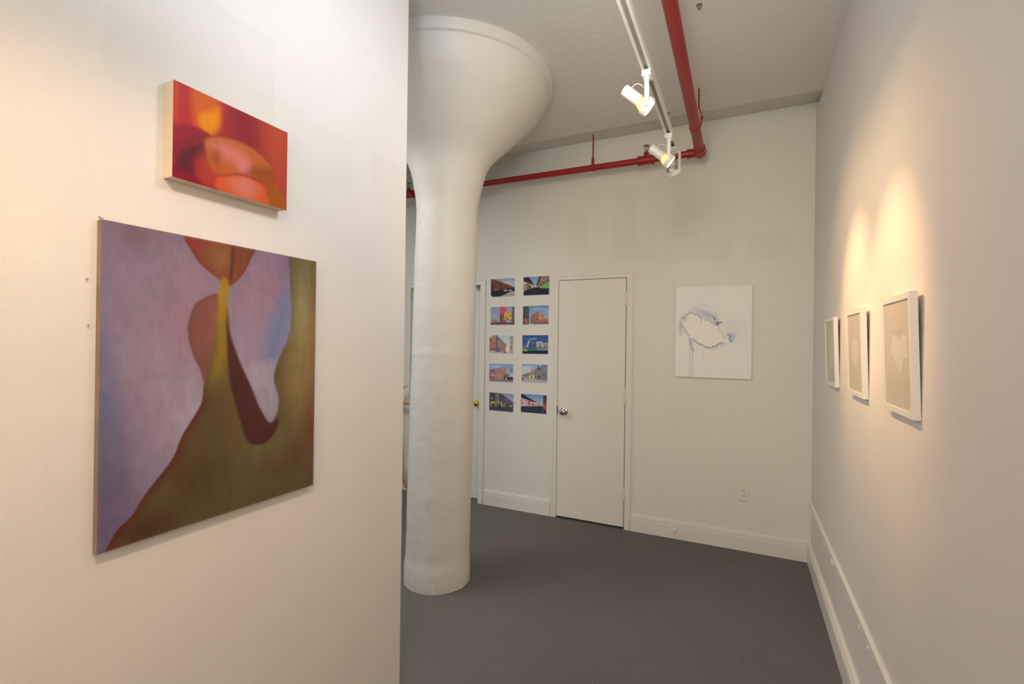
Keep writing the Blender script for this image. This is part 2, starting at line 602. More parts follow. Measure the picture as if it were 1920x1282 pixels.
# ledge strip on the right wall, its lower edge ragged with old paint
bm = bmesh.new()
extrude(bm, [(XR, 0.394), (XR - 0.014, 0.394), (XR - 0.016, 0.398), (XR - 0.014, 0.420), (XR - 0.004, 0.426), (XR, 0.426)], YF, YB, 'Y')
for y, s in ((2.93, 1.0), (2.96, 0.6), (2.305, 0.5), (2.16, 0.6)):
    box(bm, XR - 0.016 - 0.006 * s, XR - 0.010, y - 0.012 * s, y + 0.012 * s, 0.388, 0.402, 0.002)
struct(obj('trim_1', bm, M['trim']), 'narrow white ledge strip on the right wall above the skirting')


def casing(name, x0, x1, top, w, label):
    bm = bmesh.new()
    y0, y1 = YT, YB
    for a, b in ((x0 - w, x0), (x1, x1 + w)):
        box(bm, a + 0.0015, b - 0.0015 if a < x0 else b - 0.0015, y0 + 0.004, y1 - 0.0005, 0, top + w - 0.0015)
    box(bm, x0 - 0.0014, x1 + 0.0014, y0 + 0.0041, y1 - 0.0006, top + 0.001, top + w - 0.0016)
    # raised outer band of the moulding
    o = 0.018
    box(bm, x0 - w, x0 - w + o, y0, y1, 0, top + w - o, 0.0015)
    box(bm, x1 + w - o, x1 + w, y0, y1, 0, top + w - o, 0.0015)
    box(bm, x0 - w, x1 + w, y0, y1, top + w - o, top + w, 0.0015)
    return struct(obj(name, bm, M['trim']), label)


casing('trim_2', D1[0] - 0.001, D1[1] + 0.001, D1[2], 0.052, 'white casing around the narrow closet door')
casing('trim_3', D2[0], D2[1], D2[2], 0.055, 'white casing around the recessed door behind the column')


def knob_profile():
    return [(0.0, 0.0), (0.033, 0.0), (0.033, 0.003), (0.028, 0.007), (0.014, 0.010), (0.0125, 0.022), (0.014, 0.028),
            (0.022, 0.033), (0.0275, 0.041), (0.029, 0.049), (0.0265, 0.057), (0.018, 0.063), (0.006, 0.0655), (0.0, 0.0655)]


# door 1: flush closet door
bm = bmesh.new()
box(bm, D1[0] + 0.004, D1[1] - 0.004, YT + 0.006, YT + 0.044, 0.016, D1[2] - 0.004, 0.0015)
d1 = struct(obj('door_1', bm, M['door']), 'narrow flush white closet door with round chrome knob')
for z in (1.861, 1.072, 0.281):
    bm = bmesh.new()
    x = D1[1] - 0.002
    rod(bm, (x, YT - 0.004, z - 0.057), (x, YT - 0.004, z + 0.057), 0.0065, 12)
    rod(bm, (x, YT - 0.004, z + 0.057), (x, YT - 0.004, z + 0.064), 0.0045, 12)
    box(bm, x - 0.016, x + 0.012, YT - 0.001, YT + 0.007, z - 0.05, z + 0.05, 0.001)
    sm_angle(obj('hinge', bm, M['trim'], d1))
bm = bmesh.new()
lathe(bm, knob_profile(), 32, aim((-1.366, YT + 0.006, 0.916), (-1.366, YT - 1, 0.916)))
kb = sm_angle(obj('knob', bm, M['chrome'], d1))
kb['label'] = 'round satin chrome door knob'
bm = bmesh.new()
box(bm, D1[0] - 0.002, D1[0] + 0.006, YT + 0.003, YT + 0.02, 0.885, 0.955)
obj('latch', bm, M['dark'], d1)['label'] = 'dark latch plate in the door gap'

# door 2: recessed door mostly hidden by the column
bm = bmesh.new()
box(bm, D2[0] + 0.004, D2[1] - 0.004, 4.0, 4.04, 0.006, D2[2] - 0.004, 0.0015)
d2 = struct(obj('door_2', bm, M['door']), 'recessed white door behind the column with brass knob')
bm = bmesh.new()
lathe(bm, knob_profile(), 28, aim((-2.258, 4.0, 0.915), (-2.258, 3.0, 0.915)))
sm_angle(obj('knob', bm, M['brass'], d2))['label'] = 'polished brass door knob'
bm = bmesh.new()
for z in (2.004, 2.019):
    box(bm, -2.256, -2.216, YT - 0.002 + 0.06, YT + 0.12, z - 0.0035, z + 0.0035, 0.001)
obj('latch', bm, M['grey_metal'], d2)['label'] = 'small grey double latch bar at the top of the door'

# small marks fixed on the skirting and ceiling
t = thing('door_stop', 'small white nub screwed to the back skirting right of the closet door', 'door stop', (-0.455, YT, 0.066))
bm = bmesh.new()
lathe(bm, [(0.0, 0), (0.012, 0), (0.012, 0.004), (0.006, 0.007), (0.006, 0.02), (0.009, 0.022), (0.008, 0.028), (0.0, 0.03)], 16,
      aim((0, 0, 0), (0, -1, -0.2)))
obj('bumper', bm, M['trim'], t, True)
for (x, y, lab) in ((-0.205, 2.46, 'small dark bolt in the ceiling right of the thick red pipe, nearer of two'),
                    (-0.49, 3.52, 'tiny bolt in the ceiling beside the end of the track, farther of two')):
    bm = bmesh.new()
    lathe(bm, [(0.0, ZC), (0.014, ZC), (0.014, ZC - 0.003), (0.006, ZC - 0.004), (0.006, ZC - 0.02), (0.0, ZC - 0.02)], 14, Matrix.Translation((x, y, 0)))
    tag(sm_angle(obj('ceiling_bolt', bm, M['grey_metal'])), lab, 'bolt', 'bolts left in the ceiling')


for (y, z, lab) in ((0.5434, 1.6215, 'small dark nail in the partition left of the mauve canvas, upper of two'),
                    (0.5465, 1.5205, 'small dark nail in the partition left of the mauve canvas, lower of two')):
    bm = bmesh.new()
    lathe(bm, [(0.0, 0.0), (0.0009, 0.0), (0.0009, 0.005), (0.0022, 0.005), (0.0020, 0.0062), (0.0, 0.0064)], 12, aim((XP, y, z), (XP + 1, y - 0.1, z + 0.2)))
    tag(sm_angle(obj('nail', bm, M['grey_metal'])), lab, 'nail', 'nails left in the partition')


# ------------------------------------------------------------------ mushroom column
CX, CY = -1.727, 2.553
prof = [(0.207, 0.0), (0.208, 0.03), (0.2065, 0.10), (0.204, 0.135), (0.2005, 0.15), (0.2, 0.2), (0.1998, 0.50), (0.2015, 0.535), (0.1995, 0.57),
        (0.199, 0.9), (0.198, 1.2), (0.1975, 1.41), (0.199, 1.425), (0.1972, 1.44), (0.1965, 1.7), (0.196, 2.0), (0.1937, 2.2), (0.1932, 2.32),
        (0.198, 2.38), (0.205, 2.42), (0.213, 2.46), (0.223, 2.51), (0.236, 2.56), (0.255, 2.61), (0.280, 2.65), (0.316, 2.69), (0.357, 2.73), (0.408, 2.78),
        (0.458, 2.83), (0.510, 2.885), (0.561, 2.94), (0.600, 2.99), (0.619, 3.03), (0.626, 3.060), (0.628, 3.068), (0.641, 3.072), (0.646, 3.078), (0.646, 3.131)]
# resample so that the plaster lumps have vertices to sit on
fine = [prof[0]]
for (r0, z0), (r1, z1) in zip(prof, prof[1:]):
    n = max(1, int(math.hypot(r1 - r0, z1 - z0) / 0.035))
    for i in range(1, n + 1):
        fine.append((r0 + (r1 - r0) * i / n, z0 + (z1 - z0) * i / n))
bm = bmesh.new()
lathe(bm, fine, 160, None, True)
for v in bm.verts:
    r = math.hypot(v.co.x, v.co.y)
    if r < 0.05:
        continue
    n = Vector((v.co.x / r, v.co.y / r, 0))
    d = 0.0022 * noise.noise(v.co * 5.0) + 0.0016 * noise.noise(v.co * 16.0 + Vector((3, 1, 7)))
    if v.co.z < 0.01:                                   # ragged foot
        d += 0.003 * noise.noise(v.co * 40)
    v.co += n * d


def lump(bm, ang, z, size, h):
    for v in bm.verts:
        r = math.hypot(v.co.x, v.co.y)
        if r < 0.05:
            continue
        da = (math.atan2(v.co.y, v.co.x) - ang + PI) % (2 * PI) - PI
        d2 = (da * r / size) ** 2 + ((v.co.z - z) / size) ** 2
        if d2 < 9:
            v.co += Vector((v.co.x / r, v.co.y / r, 0)) * h * math.exp(-d2)


toward = math.atan2(-CY, -CX)       # azimuth of the side that faces the room entrance
lump(bm, toward - 0.32, 0.575, 0.022, 0.007)
lump(bm, toward - 0.30, 0.60, 0.016, -0.004)
lump(bm, toward + 0.15, 2.72, 0.016, 0.004)
lump(bm, toward - 0.25, 2.73, 0.016, 0.004)
lump(bm, toward - 0.35, 1.52, 0.018, 0.004)
for v in bm.verts:                   # column sheared sideways with height to imitate lens distortion
    v.co.x += 0.0125 * v.co.z
    v.co.y += 0.0080 * v.co.z
col = obj('mushroom_column', bm, M['column'], None, True)
col.location = (CX, CY, 0)
sm_angle(col, 50)
tag(col, 'thick white concrete column with flared mushroom capital', 'column')


# ------------------------------------------------------------------ sprinkler pipes
t = thing('sprinkler_pipe', 'red painted sprinkler pipe turning along the back wall under the ceiling', 'pipe', (-0.30, 3.70, 2.885))
root = t.matrix_world.translation.copy()
off = Vector((-0.30, 3.70, 2.885))


def local(*p):
    return Vector(p) - off


R1 = 0.0325
P0, P1 = local(-0.308, 0.55, 3.07), local(-0.290, 3.66, 2.887)
bm = bmesh.new()
rod(bm, P0, P1, R1, 40)
sm_angle(obj('main_pipe', bm, M['red'], t))
bm = bmesh.new()
rod(bm, local(-0.33, 3.70, 2.885), local(-3.9, 3.70, 2.895), 0.0245, 28)
sm_angle(obj('branch_pipe', bm, M['red'], t))
# elbow with its collars
bm = bmesh.new()
rod(bm, local(-0.290, 3.628, 2.889), local(-0.290, 3.66, 2.887), R1 + 0.007, 36)
lathe(bm, [(0.0, -0.05), (0.028, -0.05), (0.037, -0.042), (0.041, -0.02), (0.042, 0.0), (0.041, 0.018), (0.036, 0.032), (0.024, 0.040), (0.0, 0.042)], 36,
      aim(local(-0.290, 3.70, 2.885), local(-0.290, 4.7, 2.885)))
rod(bm, local(-0.29, 3.70, 2.885), local(-0.360, 3.70, 2.885), 0.034, 28, 0.030)
rod(bm, local(-0.360, 3.70, 2.885), local(-0.380, 3.70, 2.885), 0.033, 28)
sm_angle(obj('elbow', bm, M['red'], t))


def sprinkler(x, z):
    bm = bmesh.new()
    rod(bm, local(x - 0.055, 3.7, z), local(x + 0.055, 3.7, z), 0.033, 28)
    rod(bm, local(x - 0.060, 3.7, z), local(x - 0.042, 3.7, z), 0.037, 28)
    rod(bm, local(x + 0.042, 3.7, z), local(x + 0.060, 3.7, z), 0.037, 28)
    rod(bm, local(x, 3.7, z + 0.02), local(x, 3.7, z + 0.058), 0.022, 20, 0.018)
    tee = sm_angle(obj('tee', bm, M['red'], t))
    bm = bmesh.new()
    rod(bm, local(x, 3.7, z + 0.056), local(x, 3.7, z + 0.072), 0.0125, 12)
    for s in (-1, 1):
        tube(bm, [local(x + s * 0.009, 3.7, z + 0.07), local(x + s * 0.016, 3.7, z + 0.085), local(x + s * 0.013, 3.7, z + 0.102), local(x, 3.7, z + 0.108)], 0.0032, 8)
    rod(bm, local(x, 3.7, z + 0.072), local(x, 3.7, z + 0.098), 0.003, 8)
    lathe(bm, [(0.0, 0.107), (0.019, 0.107), (0.021, 0.105), (0.021, 0.112), (0.0, 0.113)], 18, Matrix.Translation(local(x, 3.7, z)))
    h = sm_angle(obj('sprinkler_head', bm, M['grey_metal'], t))
    h['label'] = 'small metal upright sprinkler head'


sprinkler(-0.669, 2.886)
sprinkler(-2.885, 2.892)


def ring(bm, c, r, w, thick, axis):
    lathe(bm, [(r, -w / 2), (r + thick, -w / 2), (r + thick, w / 2), (r, w / 2), (r, -w / 2)], 36, aim(c, Vector(c) + Vector(axis)), cap=False)


bm = bmesh.new()     # threaded rod hanger of the branch pipe
x = -1.083
ring(bm, local(x, 3.7, 2.889), 0.0245, 0.022, 0.004, (1, 0, 0))
box(bm, *[c for p in zip(local(x - 0.011, 3.692, 2.913), local(x + 0.011, 3.708, 2.955)) for c in p], 0.002)
rod(bm, local(x, 3.7, 2.945), local(x, 3.7, 3.152), 0.0055, 12)
rod(bm, local(x, 3.7, 2.952), local(x, 3.7, 2.966), 0.010, 6)
sm_angle(obj('hanger', bm, M['red'], t))
bm = bmesh.new()     # loop hanger of the main pipe
yy = 3.30
zz = 3.07 + (2.887 - 3.07) * (yy - 0.55) / (3.66 - 0.55)
ring(bm, local(-0.292, yy, zz), R1, 0.012, 0.004, (0, 1, -0.06))
tube(bm, [local(-0.257, yy, zz), local(-0.250, yy, zz + 0.03), local(-0.254, yy - 0.01, zz + 0.07), local(-0.268, yy - 0.03, zz + 0.11)], 0.0035, 8)
rod(bm, local(-0.258, yy - 0.005, zz + 0.045), local(-0.242, yy - 0.005, zz + 0.045), 0.010, 6)
rod(bm, local(-0.268, yy - 0.03, zz + 0.10), local(-0.268, yy - 0.03, ZC), 0.005, 10)
sm_angle(obj('hanger', bm, M['red'], t))


# ------------------------------------------------------------------ lighting track and its spots
TX, TZ = -0.360, 2.60
Y0, Y1 = 0.30, 2.86
t = thing('lighting_track', 'white lighting track hanging under the ceiling left of the red pipe', 'light track', (TX, Y0, TZ))
off = Vector((TX, Y0, TZ))
bm = bmesh.new()
w, h = 0.0190, 0.026
extrude(bm, [(TX - w, TZ), (TX - 0.0085, TZ), (TX - 0.0085, TZ + 0.018), (TX + 0.0085, TZ + 0.018), (TX + 0.0085, TZ), (TX + w, TZ),
             (TX + w, TZ + h), (TX - w, TZ + h)], Y0, Y1, 'Y')
bm.transform(Matrix.Translation(-off))
obj('rail', bm, M['white_metal'], t)
bm = bmesh.new()
box(bm, TX - 0.0085, TX + 0.0085, Y0, Y1, TZ + 0.010, TZ + 0.018)
bm.transform(Matrix.Translation(-off))
obj('slot_liner', bm, M['slot'], t)['label'] = 'grey recessed conductor slot'
bm = bmesh.new()
box(bm, TX - w - 0.001, TX + w + 0.001, Y1, Y1 + 0.014, TZ - 0.001, TZ + h + 0.001, 0.002)
bm.transform(Matrix.Translation(-off))
obj('end_cap', bm, M['white_metal'], t)
bm = bmesh.new()     # stem carrying the track, above the photographer
rod(bm, (TX, 0.75, TZ + h), (TX, 0.75, ZC), 0.008, 14)
lathe(bm, [(0.0, ZC), (0.05, ZC), (0.05, ZC - 0.012), (0.01, ZC - 0.02), (0.0, ZC - 0.02)], 24, Matrix.Translation((TX, 0.75, 0)))
bm.transform(Matrix.Translation(-off))
sm_angle(obj('stem', bm, M['white_metal'], t))


def spot_head(y, direction, lit, label, yoke=(0, 1, 0), drop=0.140, target=None):
    t = thing('track_spotlight', label, 'spotlight', (TX, y, TZ), group='spotlights on the lighting track')
    d = Vector(direction).normalized()
    yk = Vector(yoke).normalized()
    yk = (yk - d * yk.dot(d)).normalized()
    piv = Vector((0, 0, -drop))
    bm = bmesh.new()
    box(bm, -0.0185, 0.0185, -0.026, 0.026, -0.027, -0.0008, 0.004)
    rod(bm, (0, 0, -0.024), (0, 0, -0.034), 0.012, 16)
    obj('adapter', bm, M['white_metal'], t)
    # yoke: cross bar and two flat arms
    bm = bmesh.new()
    for s in (-1, 1):
        p = piv + yk * s * 0.041
        q = Vector((p.x, p.y, -0.036))
        side = Vector((0, 0, 1)).cross(yk).normalized()
        tb = bmesh.new()
        box(tb, -0.008, 0.008, -0.0018, 0.0018, -0.010, (q - p).length)
        mtx = Matrix((( side.x, yk.x, 0, p.x), (side.y, yk.y, 0, p.y), (0, 0, 1, p.z), (0, 0, 0, 1)))
        mtx[0][1], mtx[1][1], mtx[2][1] = yk.x, yk.y, 0
        add(bm, tb, mtx)
        rod(bm, p - yk * s * 0.004, p + yk * s * 0.005, 0.0055, 12)
    a, b_ = yk * -0.043, yk * 0.043
    tb = bmesh.new()
    box(tb, -0.008, 0.008, -0.0428, 0.0428, -0.038, -0.0345)
    side = Vector((0, 0, 1)).cross(yk).normalized()
    add(bm, tb, Matrix(((side.x, yk.x, 0, 0), (side.y, yk.y, 0, 0), (0, 0, 1, 0), (0, 0, 0, 1))))
    obj('yoke', bm, M['white_metal'], t)
    m = aim(piv, piv + d)
    bm = bmesh.new()    # trim ring around the lamp
    lathe(bm, [(0.0365, -0.010), (0.0375, 0.012), (0.037, 0.014), (0.031, 0.014), (0.031, 0.010), (0.0335, -0.010), (0.0365, -0.010)], 40, m, cap=False)
    sm_angle(obj('trim_ring', bm, M['white_metal'], t))
    bm = bmesh.new()    # lamp face
    lathe(bm, [(0.0, 0.0115), (0.02, 0.0105), (0.031, 0.008), (0.0325, -0.004), (0.0, -0.004)], 36, m)
    lamp = sm_angle(obj('lamp', bm, M['lamp_glass'] if lit else M['silver'], t))
    lamp['label'] = 'lit lamp face' if lit else 'unlit silver lamp'
    bm = bmesh.new()    # reflector bulb behind the ring
    lathe(bm, [(0.0325, -0.005), (0.030, -0.016), (0.024, -0.030), (0.016, -0.040), (0.013, -0.048), (0.0, -0.048)], 30, m)
    rf = sm_angle(obj('bulb', bm, M['lamp_gold'] if lit else M['silver'], t))
    rf['label'] = 'golden glow at the back of the bulb' if lit else 'silver back of the unlit bulb'
    bm = bmesh.new()    # rear can
    lathe(bm, [(0.0, -0.118), (0.019, -0.118), (0.0225, -0.114), (0.0225, -0.036), (0.0205, -0.036), (0.0205, -0.05), (0.0, -0.05)], 36, m)
    sm_angle(obj('can', bm, M['white_metal'], t))
    for k in range(3):  # struts that carry the ring
        bm = bmesh.new()
        a_ = 2 * PI * k / 3 + 0.5
        rod(bm, m @ Vector((0.0215 * math.cos(a_), 0.0215 * math.sin(a_), -0.04)), m @ Vector((0.034 * math.cos(a_), 0.034 * math.sin(a_), -0.008)), 0.0016, 8)
        obj('strut', bm, M['brass'], t)
    bm = bmesh.new()    # lead looping up to the adapter
    p0 = m @ (Vector((0, 0, -0.085)) + 0.021 * (m.to_3x3().inverted() @ Vector((0.25, -0.4, 0.9))).normalized())
    p1 = piv + yk * -0.030 + Vector((-0.004, 0, 0.055))
    mid = (p0 + p1) * 0.5 + Vector((0, 0, 0.022))
    tube(bm, [p0, p0.lerp(mid, 0.5) + Vector((0, 0, 0.007)), mid, mid.lerp(p1, 0.5) + Vector((0, 0, 0.006)), p1, p1 + Vector((0, 0, 0.045))], 0.0017, 8)
    obj('lead', bm, M['white_metal'], t, True)
    if lit:
        a = piv + d * 0.02
        tg = Vector(target) - Vector((TX, y, TZ)) if target else piv + d
        for nm, cone, share in (('lamp_beam', 46, 1.0), ('lamp_spill', 112, 0.24)):     # hot core and reflector spill
            l = bpy.data.lights.new(nm, 'SPOT')
            l.energy, l.color = SPOT_WATTS * share, SPOT_HUE
            l.spot_size, l.spot_blend, l.shadow_soft_size = math.radians(cone), 1.0, 0.022
            o = bpy.data.objects.new(nm, l)
            COL.objects.link(o)
            o.parent = t
            o.location = a
            o.rotation_euler = (tg - a).to_track_quat('-Z', 'Y').to_euler()
    return t


spot_head(1.985, (0.74, 0.18, -0.64), True, 'lit white spotlight with glowing lamp, nearest on the track', target=(0.444, 1.96, 1.63))
spot_head(2.625, (0.74, 0.20, -0.63), True, 'lit white spotlight in front of the red branch pipe, second on the track', target=(0.444, 2.53, 1.66))
spot_head(2.81, (0.25, 0.43, -0.87), False, 'unlit white spotlight with silver lamp at the far end of the track', yoke=(0.86, -0.5, 0))

# ------------------------------------------------------------------ pictures: pigment by layered soft shapes
def lin(c):
    c = np.asarray(c, float) / 255.0
    return np.where(c <= 0.04045, c / 12.92, ((c + 0.055) / 1.055) ** 2.4)


class Canvas:
    """pigment values on a grid of (u right, v up), built from soft polygons, strokes and fields"""

    def __init__(s, nu, nv, light, asp=1.0):
        s.nu, s.nv, s.light, s.asp = nu, nv, np.array(light), asp
        s.u, s.v = np.meshgrid(np.linspace(0, 1, nu), np.linspace(0, 1, nv))
        s.c = np.zeros((nv, nu, 3))

    def col(s, c):
        return np.clip(lin(c) / s.light, 0, 0.95)

    def fill(s, c):
        s.c[:] = s.col(c)

    def mix(s, a, c):
        a = np.clip(a, 0, 1)[..., None]
        s.c = s.c * (1 - a) + s.col(c) * a

    def ramp(s, stops, axis='v'):
        t = s.v if axis == 'v' else s.u
        xs = [p for p, _ in stops]
        cs = np.array([s.col(c) for _, c in stops])
        for k in range(3):
            s.c[..., k] = np.interp(t, xs, cs[:, k])

    @staticmethod
    def smooth(pts, n=4, closed=True):
        p = np.array(pts, float)
        m = len(p)
        out = []
        for i in range(m if closed else m - 1):
            q = [p[(i + k) % m] if closed else p[min(max(i + k, 0), m - 1)] for k in (-1, 0, 1, 2)]
            for j in range(n):
                t = j / n
                out.append(0.5 * (2 * q[1] + (q[2] - q[0]) * t + (2 * q[0] - 5 * q[1] + 4 * q[2] - q[3]) * t * t + (3 * q[1] - q[0] - 3 * q[2] + q[3]) * t ** 3))
        if not closed:
            out.append(p[-1])
        return np.array(out)

    def dist(s, pts, closed):
        p = np.array(pts, float)
        d = np.full(s.u.shape, 9.0)
        inside = np.zeros(s.u.shape, bool)
        m = len(p)
        for i in range(m if closed else m - 1):
            ax, ay = p[i]
            bx, by = p[(i + 1) % m]
            ex, ey = bx - ax, (by - ay) * s.asp
            wx, wy = s.u - ax, (s.v - ay) * s.asp
            t = np.clip((wx * ex + wy * ey) / (ex * ex + ey * ey + 1e-12), 0, 1)
            d = np.minimum(d, np.hypot(wx - t * ex, wy - t * ey))
            if closed:
                cond = ((ay > s.v) != (by > s.v))
                xs = ax + (s.v - ay) * (bx - ax) / (by - ay + 1e-12)
                inside ^= cond & (s.u < xs)
        return d, inside

    def poly(s, pts, c, soft=0.01, alpha=1.0, smooth=True, mask=None):
        p = s.smooth(pts) if smooth else pts
        d, ins = s.dist(p, True)
        sd = np.where(ins, d, -d)
        a = np.clip(0.5 + sd / (2 * soft), 0, 1)
        a = a * a * (3 - 2 * a) * alpha
        if mask is not None:
            a = a * mask
        s.mix(a, c)
        return a

    def line(s, pts, c, w=0.01, soft=0.006, alpha=1.0, smooth=True, taper=None):
        p = s.smooth(pts, closed=False) if smooth and len(pts) > 2 else pts
        d, _ = s.dist(p, False)
        a = np.clip((w + soft - d) / (2 * soft), 0, 1) * alpha
        s.mix(a, c)

    def blob(s, u, v, ru, rv, c, alpha=1.0, mask=None):
        a = alpha * np.exp(-(((s.u - u) / ru) ** 2 + ((s.v - v) / rv) ** 2))
        if mask is not None:
            a = a * mask
        s.mix(a, c)

    def rect(s, u0, u1, v0, v1, c, alpha=1.0, soft=0.006):
        s.poly([(u0, v0), (u1, v0), (u1, v1), (u0, v1)], c, soft, alpha, False)

    def grain(s, amp, su, sv, seed=0):
        for j in range(s.nv):
            for i in range(s.nu):
                s.c[j, i] *= 1 + amp * noise.noise(Vector((s.u[j, i] * su, s.v[j, i] * sv, seed * 3.7)))
        s.c = np.clip(s.c, 0, 0.95)


def ragged(pts, seed, amp=0.010, step=0.020):
    """a torn, feathery version of an ink line"""
    rr = random.Random(seed)
    out = []
    for (ax, ay), (bx, by) in zip(pts, pts[1:]):
        n = max(1, int(math.hypot(bx - ax, by - ay) / step))
        out += [(ax + (bx - ax) * i / n + rr.uniform(-amp, amp), ay + (by - ay) * i / n + rr.uniform(-amp, amp)) for i in range(n)]
    return out + [pts[-1]]


def picture(name, cv, W, Hh, mat, parent=None, depth=0.0):
    """grid mesh in local x (right), z (up), facing -y, carrying the pigment as a colour attribute; depth>0 adds sides"""
    nu, nv = cv.nu, cv.nv
    xs = (np.linspace(0, 1, nu) - 0.5) * W
    zs = (np.linspace(0, 1, nv) - 0.5) * Hh
    verts = [(xs[i], -depth, zs[j]) for j in range(nv) for i in range(nu)]
    faces = [(j * nu + i, j * nu + i + 1, (j + 1) * nu + i + 1, (j + 1) * nu + i) for j in range(nv - 1) for i in range(nu - 1)]
    cols = cv.c.reshape(-1, 3)
    if depth > 0:
        b = len(verts)
        verts += [(-W / 2, 0, -Hh / 2), (W / 2, 0, -Hh / 2), (W / 2, 0, Hh / 2), (-W / 2, 0, Hh / 2)]
        cr = [0, nu - 1, nv * nu - 1, (nv - 1) * nu]
        edges = [list(range(nu)), [j * nu + nu - 1 for j in range(nv)], list(range(nv * nu - 1, (nv - 1) * nu - 1, -1)), [j * nu for j in range(nv - 1, -1, -1)]]
        for k, e in enumerate(edges):
            faces.append(tuple([b + k, b + (k + 1) % 4] + e[::-1]))
        faces.append((b + 3, b + 2, b + 1, b))
        cols = np.vstack([cols, cols[cr]])
    me = bpy.data.meshes.new(name)
    me.from_pydata(verts, [], faces)
    at = me.color_attributes.new('pigment', 'FLOAT_COLOR', 'POINT')
    at.data.foreach_set('color', np.hstack([cols, np.ones((len(cols), 1))]).astype(np.float32).ravel())
    me.materials.append(mat)
    return link(bpy.data.objects.new(name, me), parent)


M['oil'] = picture_mat('oil_paint_on_canvas', 0.5, 0.07, (14, 90, 14), 0.25)
M['oil'].node_tree.nodes['Mapping'].inputs['Scale'].default_value = (150, 150, 45)
M['panel'] = picture_mat('oil_paint_on_panel', 0.4, 0.025, (160, 160, 20), 0.15)
M['wash'] = picture_mat('ink_on_primed_canvas', 0.6, 0.02, (300, 300, 300), 0.1)
M['print'] = picture_mat('photo_print', 0.32, 0.02, (200, 200, 200), 0.0)
M['paper'] = plain('grey_mat_paper', (0.76, 0.68, 0.595), 0.8, bump=0.1, bscale=400)
M['paper_light'] = plain('pale_cut_paper', (0.90, 0.83, 0.78), 0.75, bump=0.1, bscale=400)

# outlines of the painted shapes, as fractions of each picture
BIG = {
 'top': [[0.311,1.011],[0.605,1.013],[0.6,0.956],[0.565,0.899],[0.522,0.857],[0.482,0.841],[0.442,0.868],[0.376,0.903],[0.333,0.944]],
 'topdark': [[0.511,1.011],[0.521,1.012],[0.518,0.935],[0.506,0.863],[0.496,0.862],[0.5,0.933]],
 'neck': [[0.455,0.859],[0.493,0.859],[0.488,0.781],[0.479,0.727],[0.448,0.726]],
 'maroon': [[0.358,0.779],[0.442,0.812],[0.459,0.737],[0.443,0.663],[0.422,0.579],[0.392,0.49],[0.369,0.539],[0.335,0.596],[0.316,0.661],[0.318,0.711],[0.338,0.757]],
 'gold': [[0.453,0.753],[0.484,0.743],[0.492,0.652],[0.498,0.556],[0.484,0.492],[0.431,0.474],[0.407,0.496],[0.427,0.61]],
 'olive': [[0.388,0.498],[0.38,0.427],[0.349,0.379],[0.298,0.316],[0.261,0.243],[0.195,0.179],[0.149,0.134],[0.114,0.088],[0.066,0.056],[0.024,-0.001],[0.011,-0.049],[1.141,-0.117],[1.142,1.05],[0.848,1.024],[0.83,0.911],[0.836,0.802],[0.836,0.692],[0.801,0.619],[0.762,0.56],[0.738,0.49],[0.767,0.418],[0.769,0.37],[0.75,0.331],[0.717,0.311],[0.661,0.369],[0.614,0.463],[0.562,0.548],[0.511,0.653],[0.49,0.76],[0.456,0.758],[0.423,0.621]],
 'tongue': [[0.484,0.765],[0.5,0.674],[0.562,0.548],[0.618,0.457],[0.661,0.38],[0.712,0.315],[0.742,0.312],[0.772,0.325],[0.759,0.277],[0.701,0.233],[0.638,0.234],[0.593,0.259],[0.563,0.329],[0.527,0.425],[0.498,0.534]],
 'blue': [[0.827,0.874],[0.836,0.802],[0.831,0.692],[0.796,0.619],[0.741,0.525],[0.692,0.596],[0.708,0.712],[0.758,0.797]],
 'lil': [[0.599,0.531],[0.741,0.549],[0.767,0.418],[0.765,0.371],[0.732,0.31],[0.661,0.38]],
}
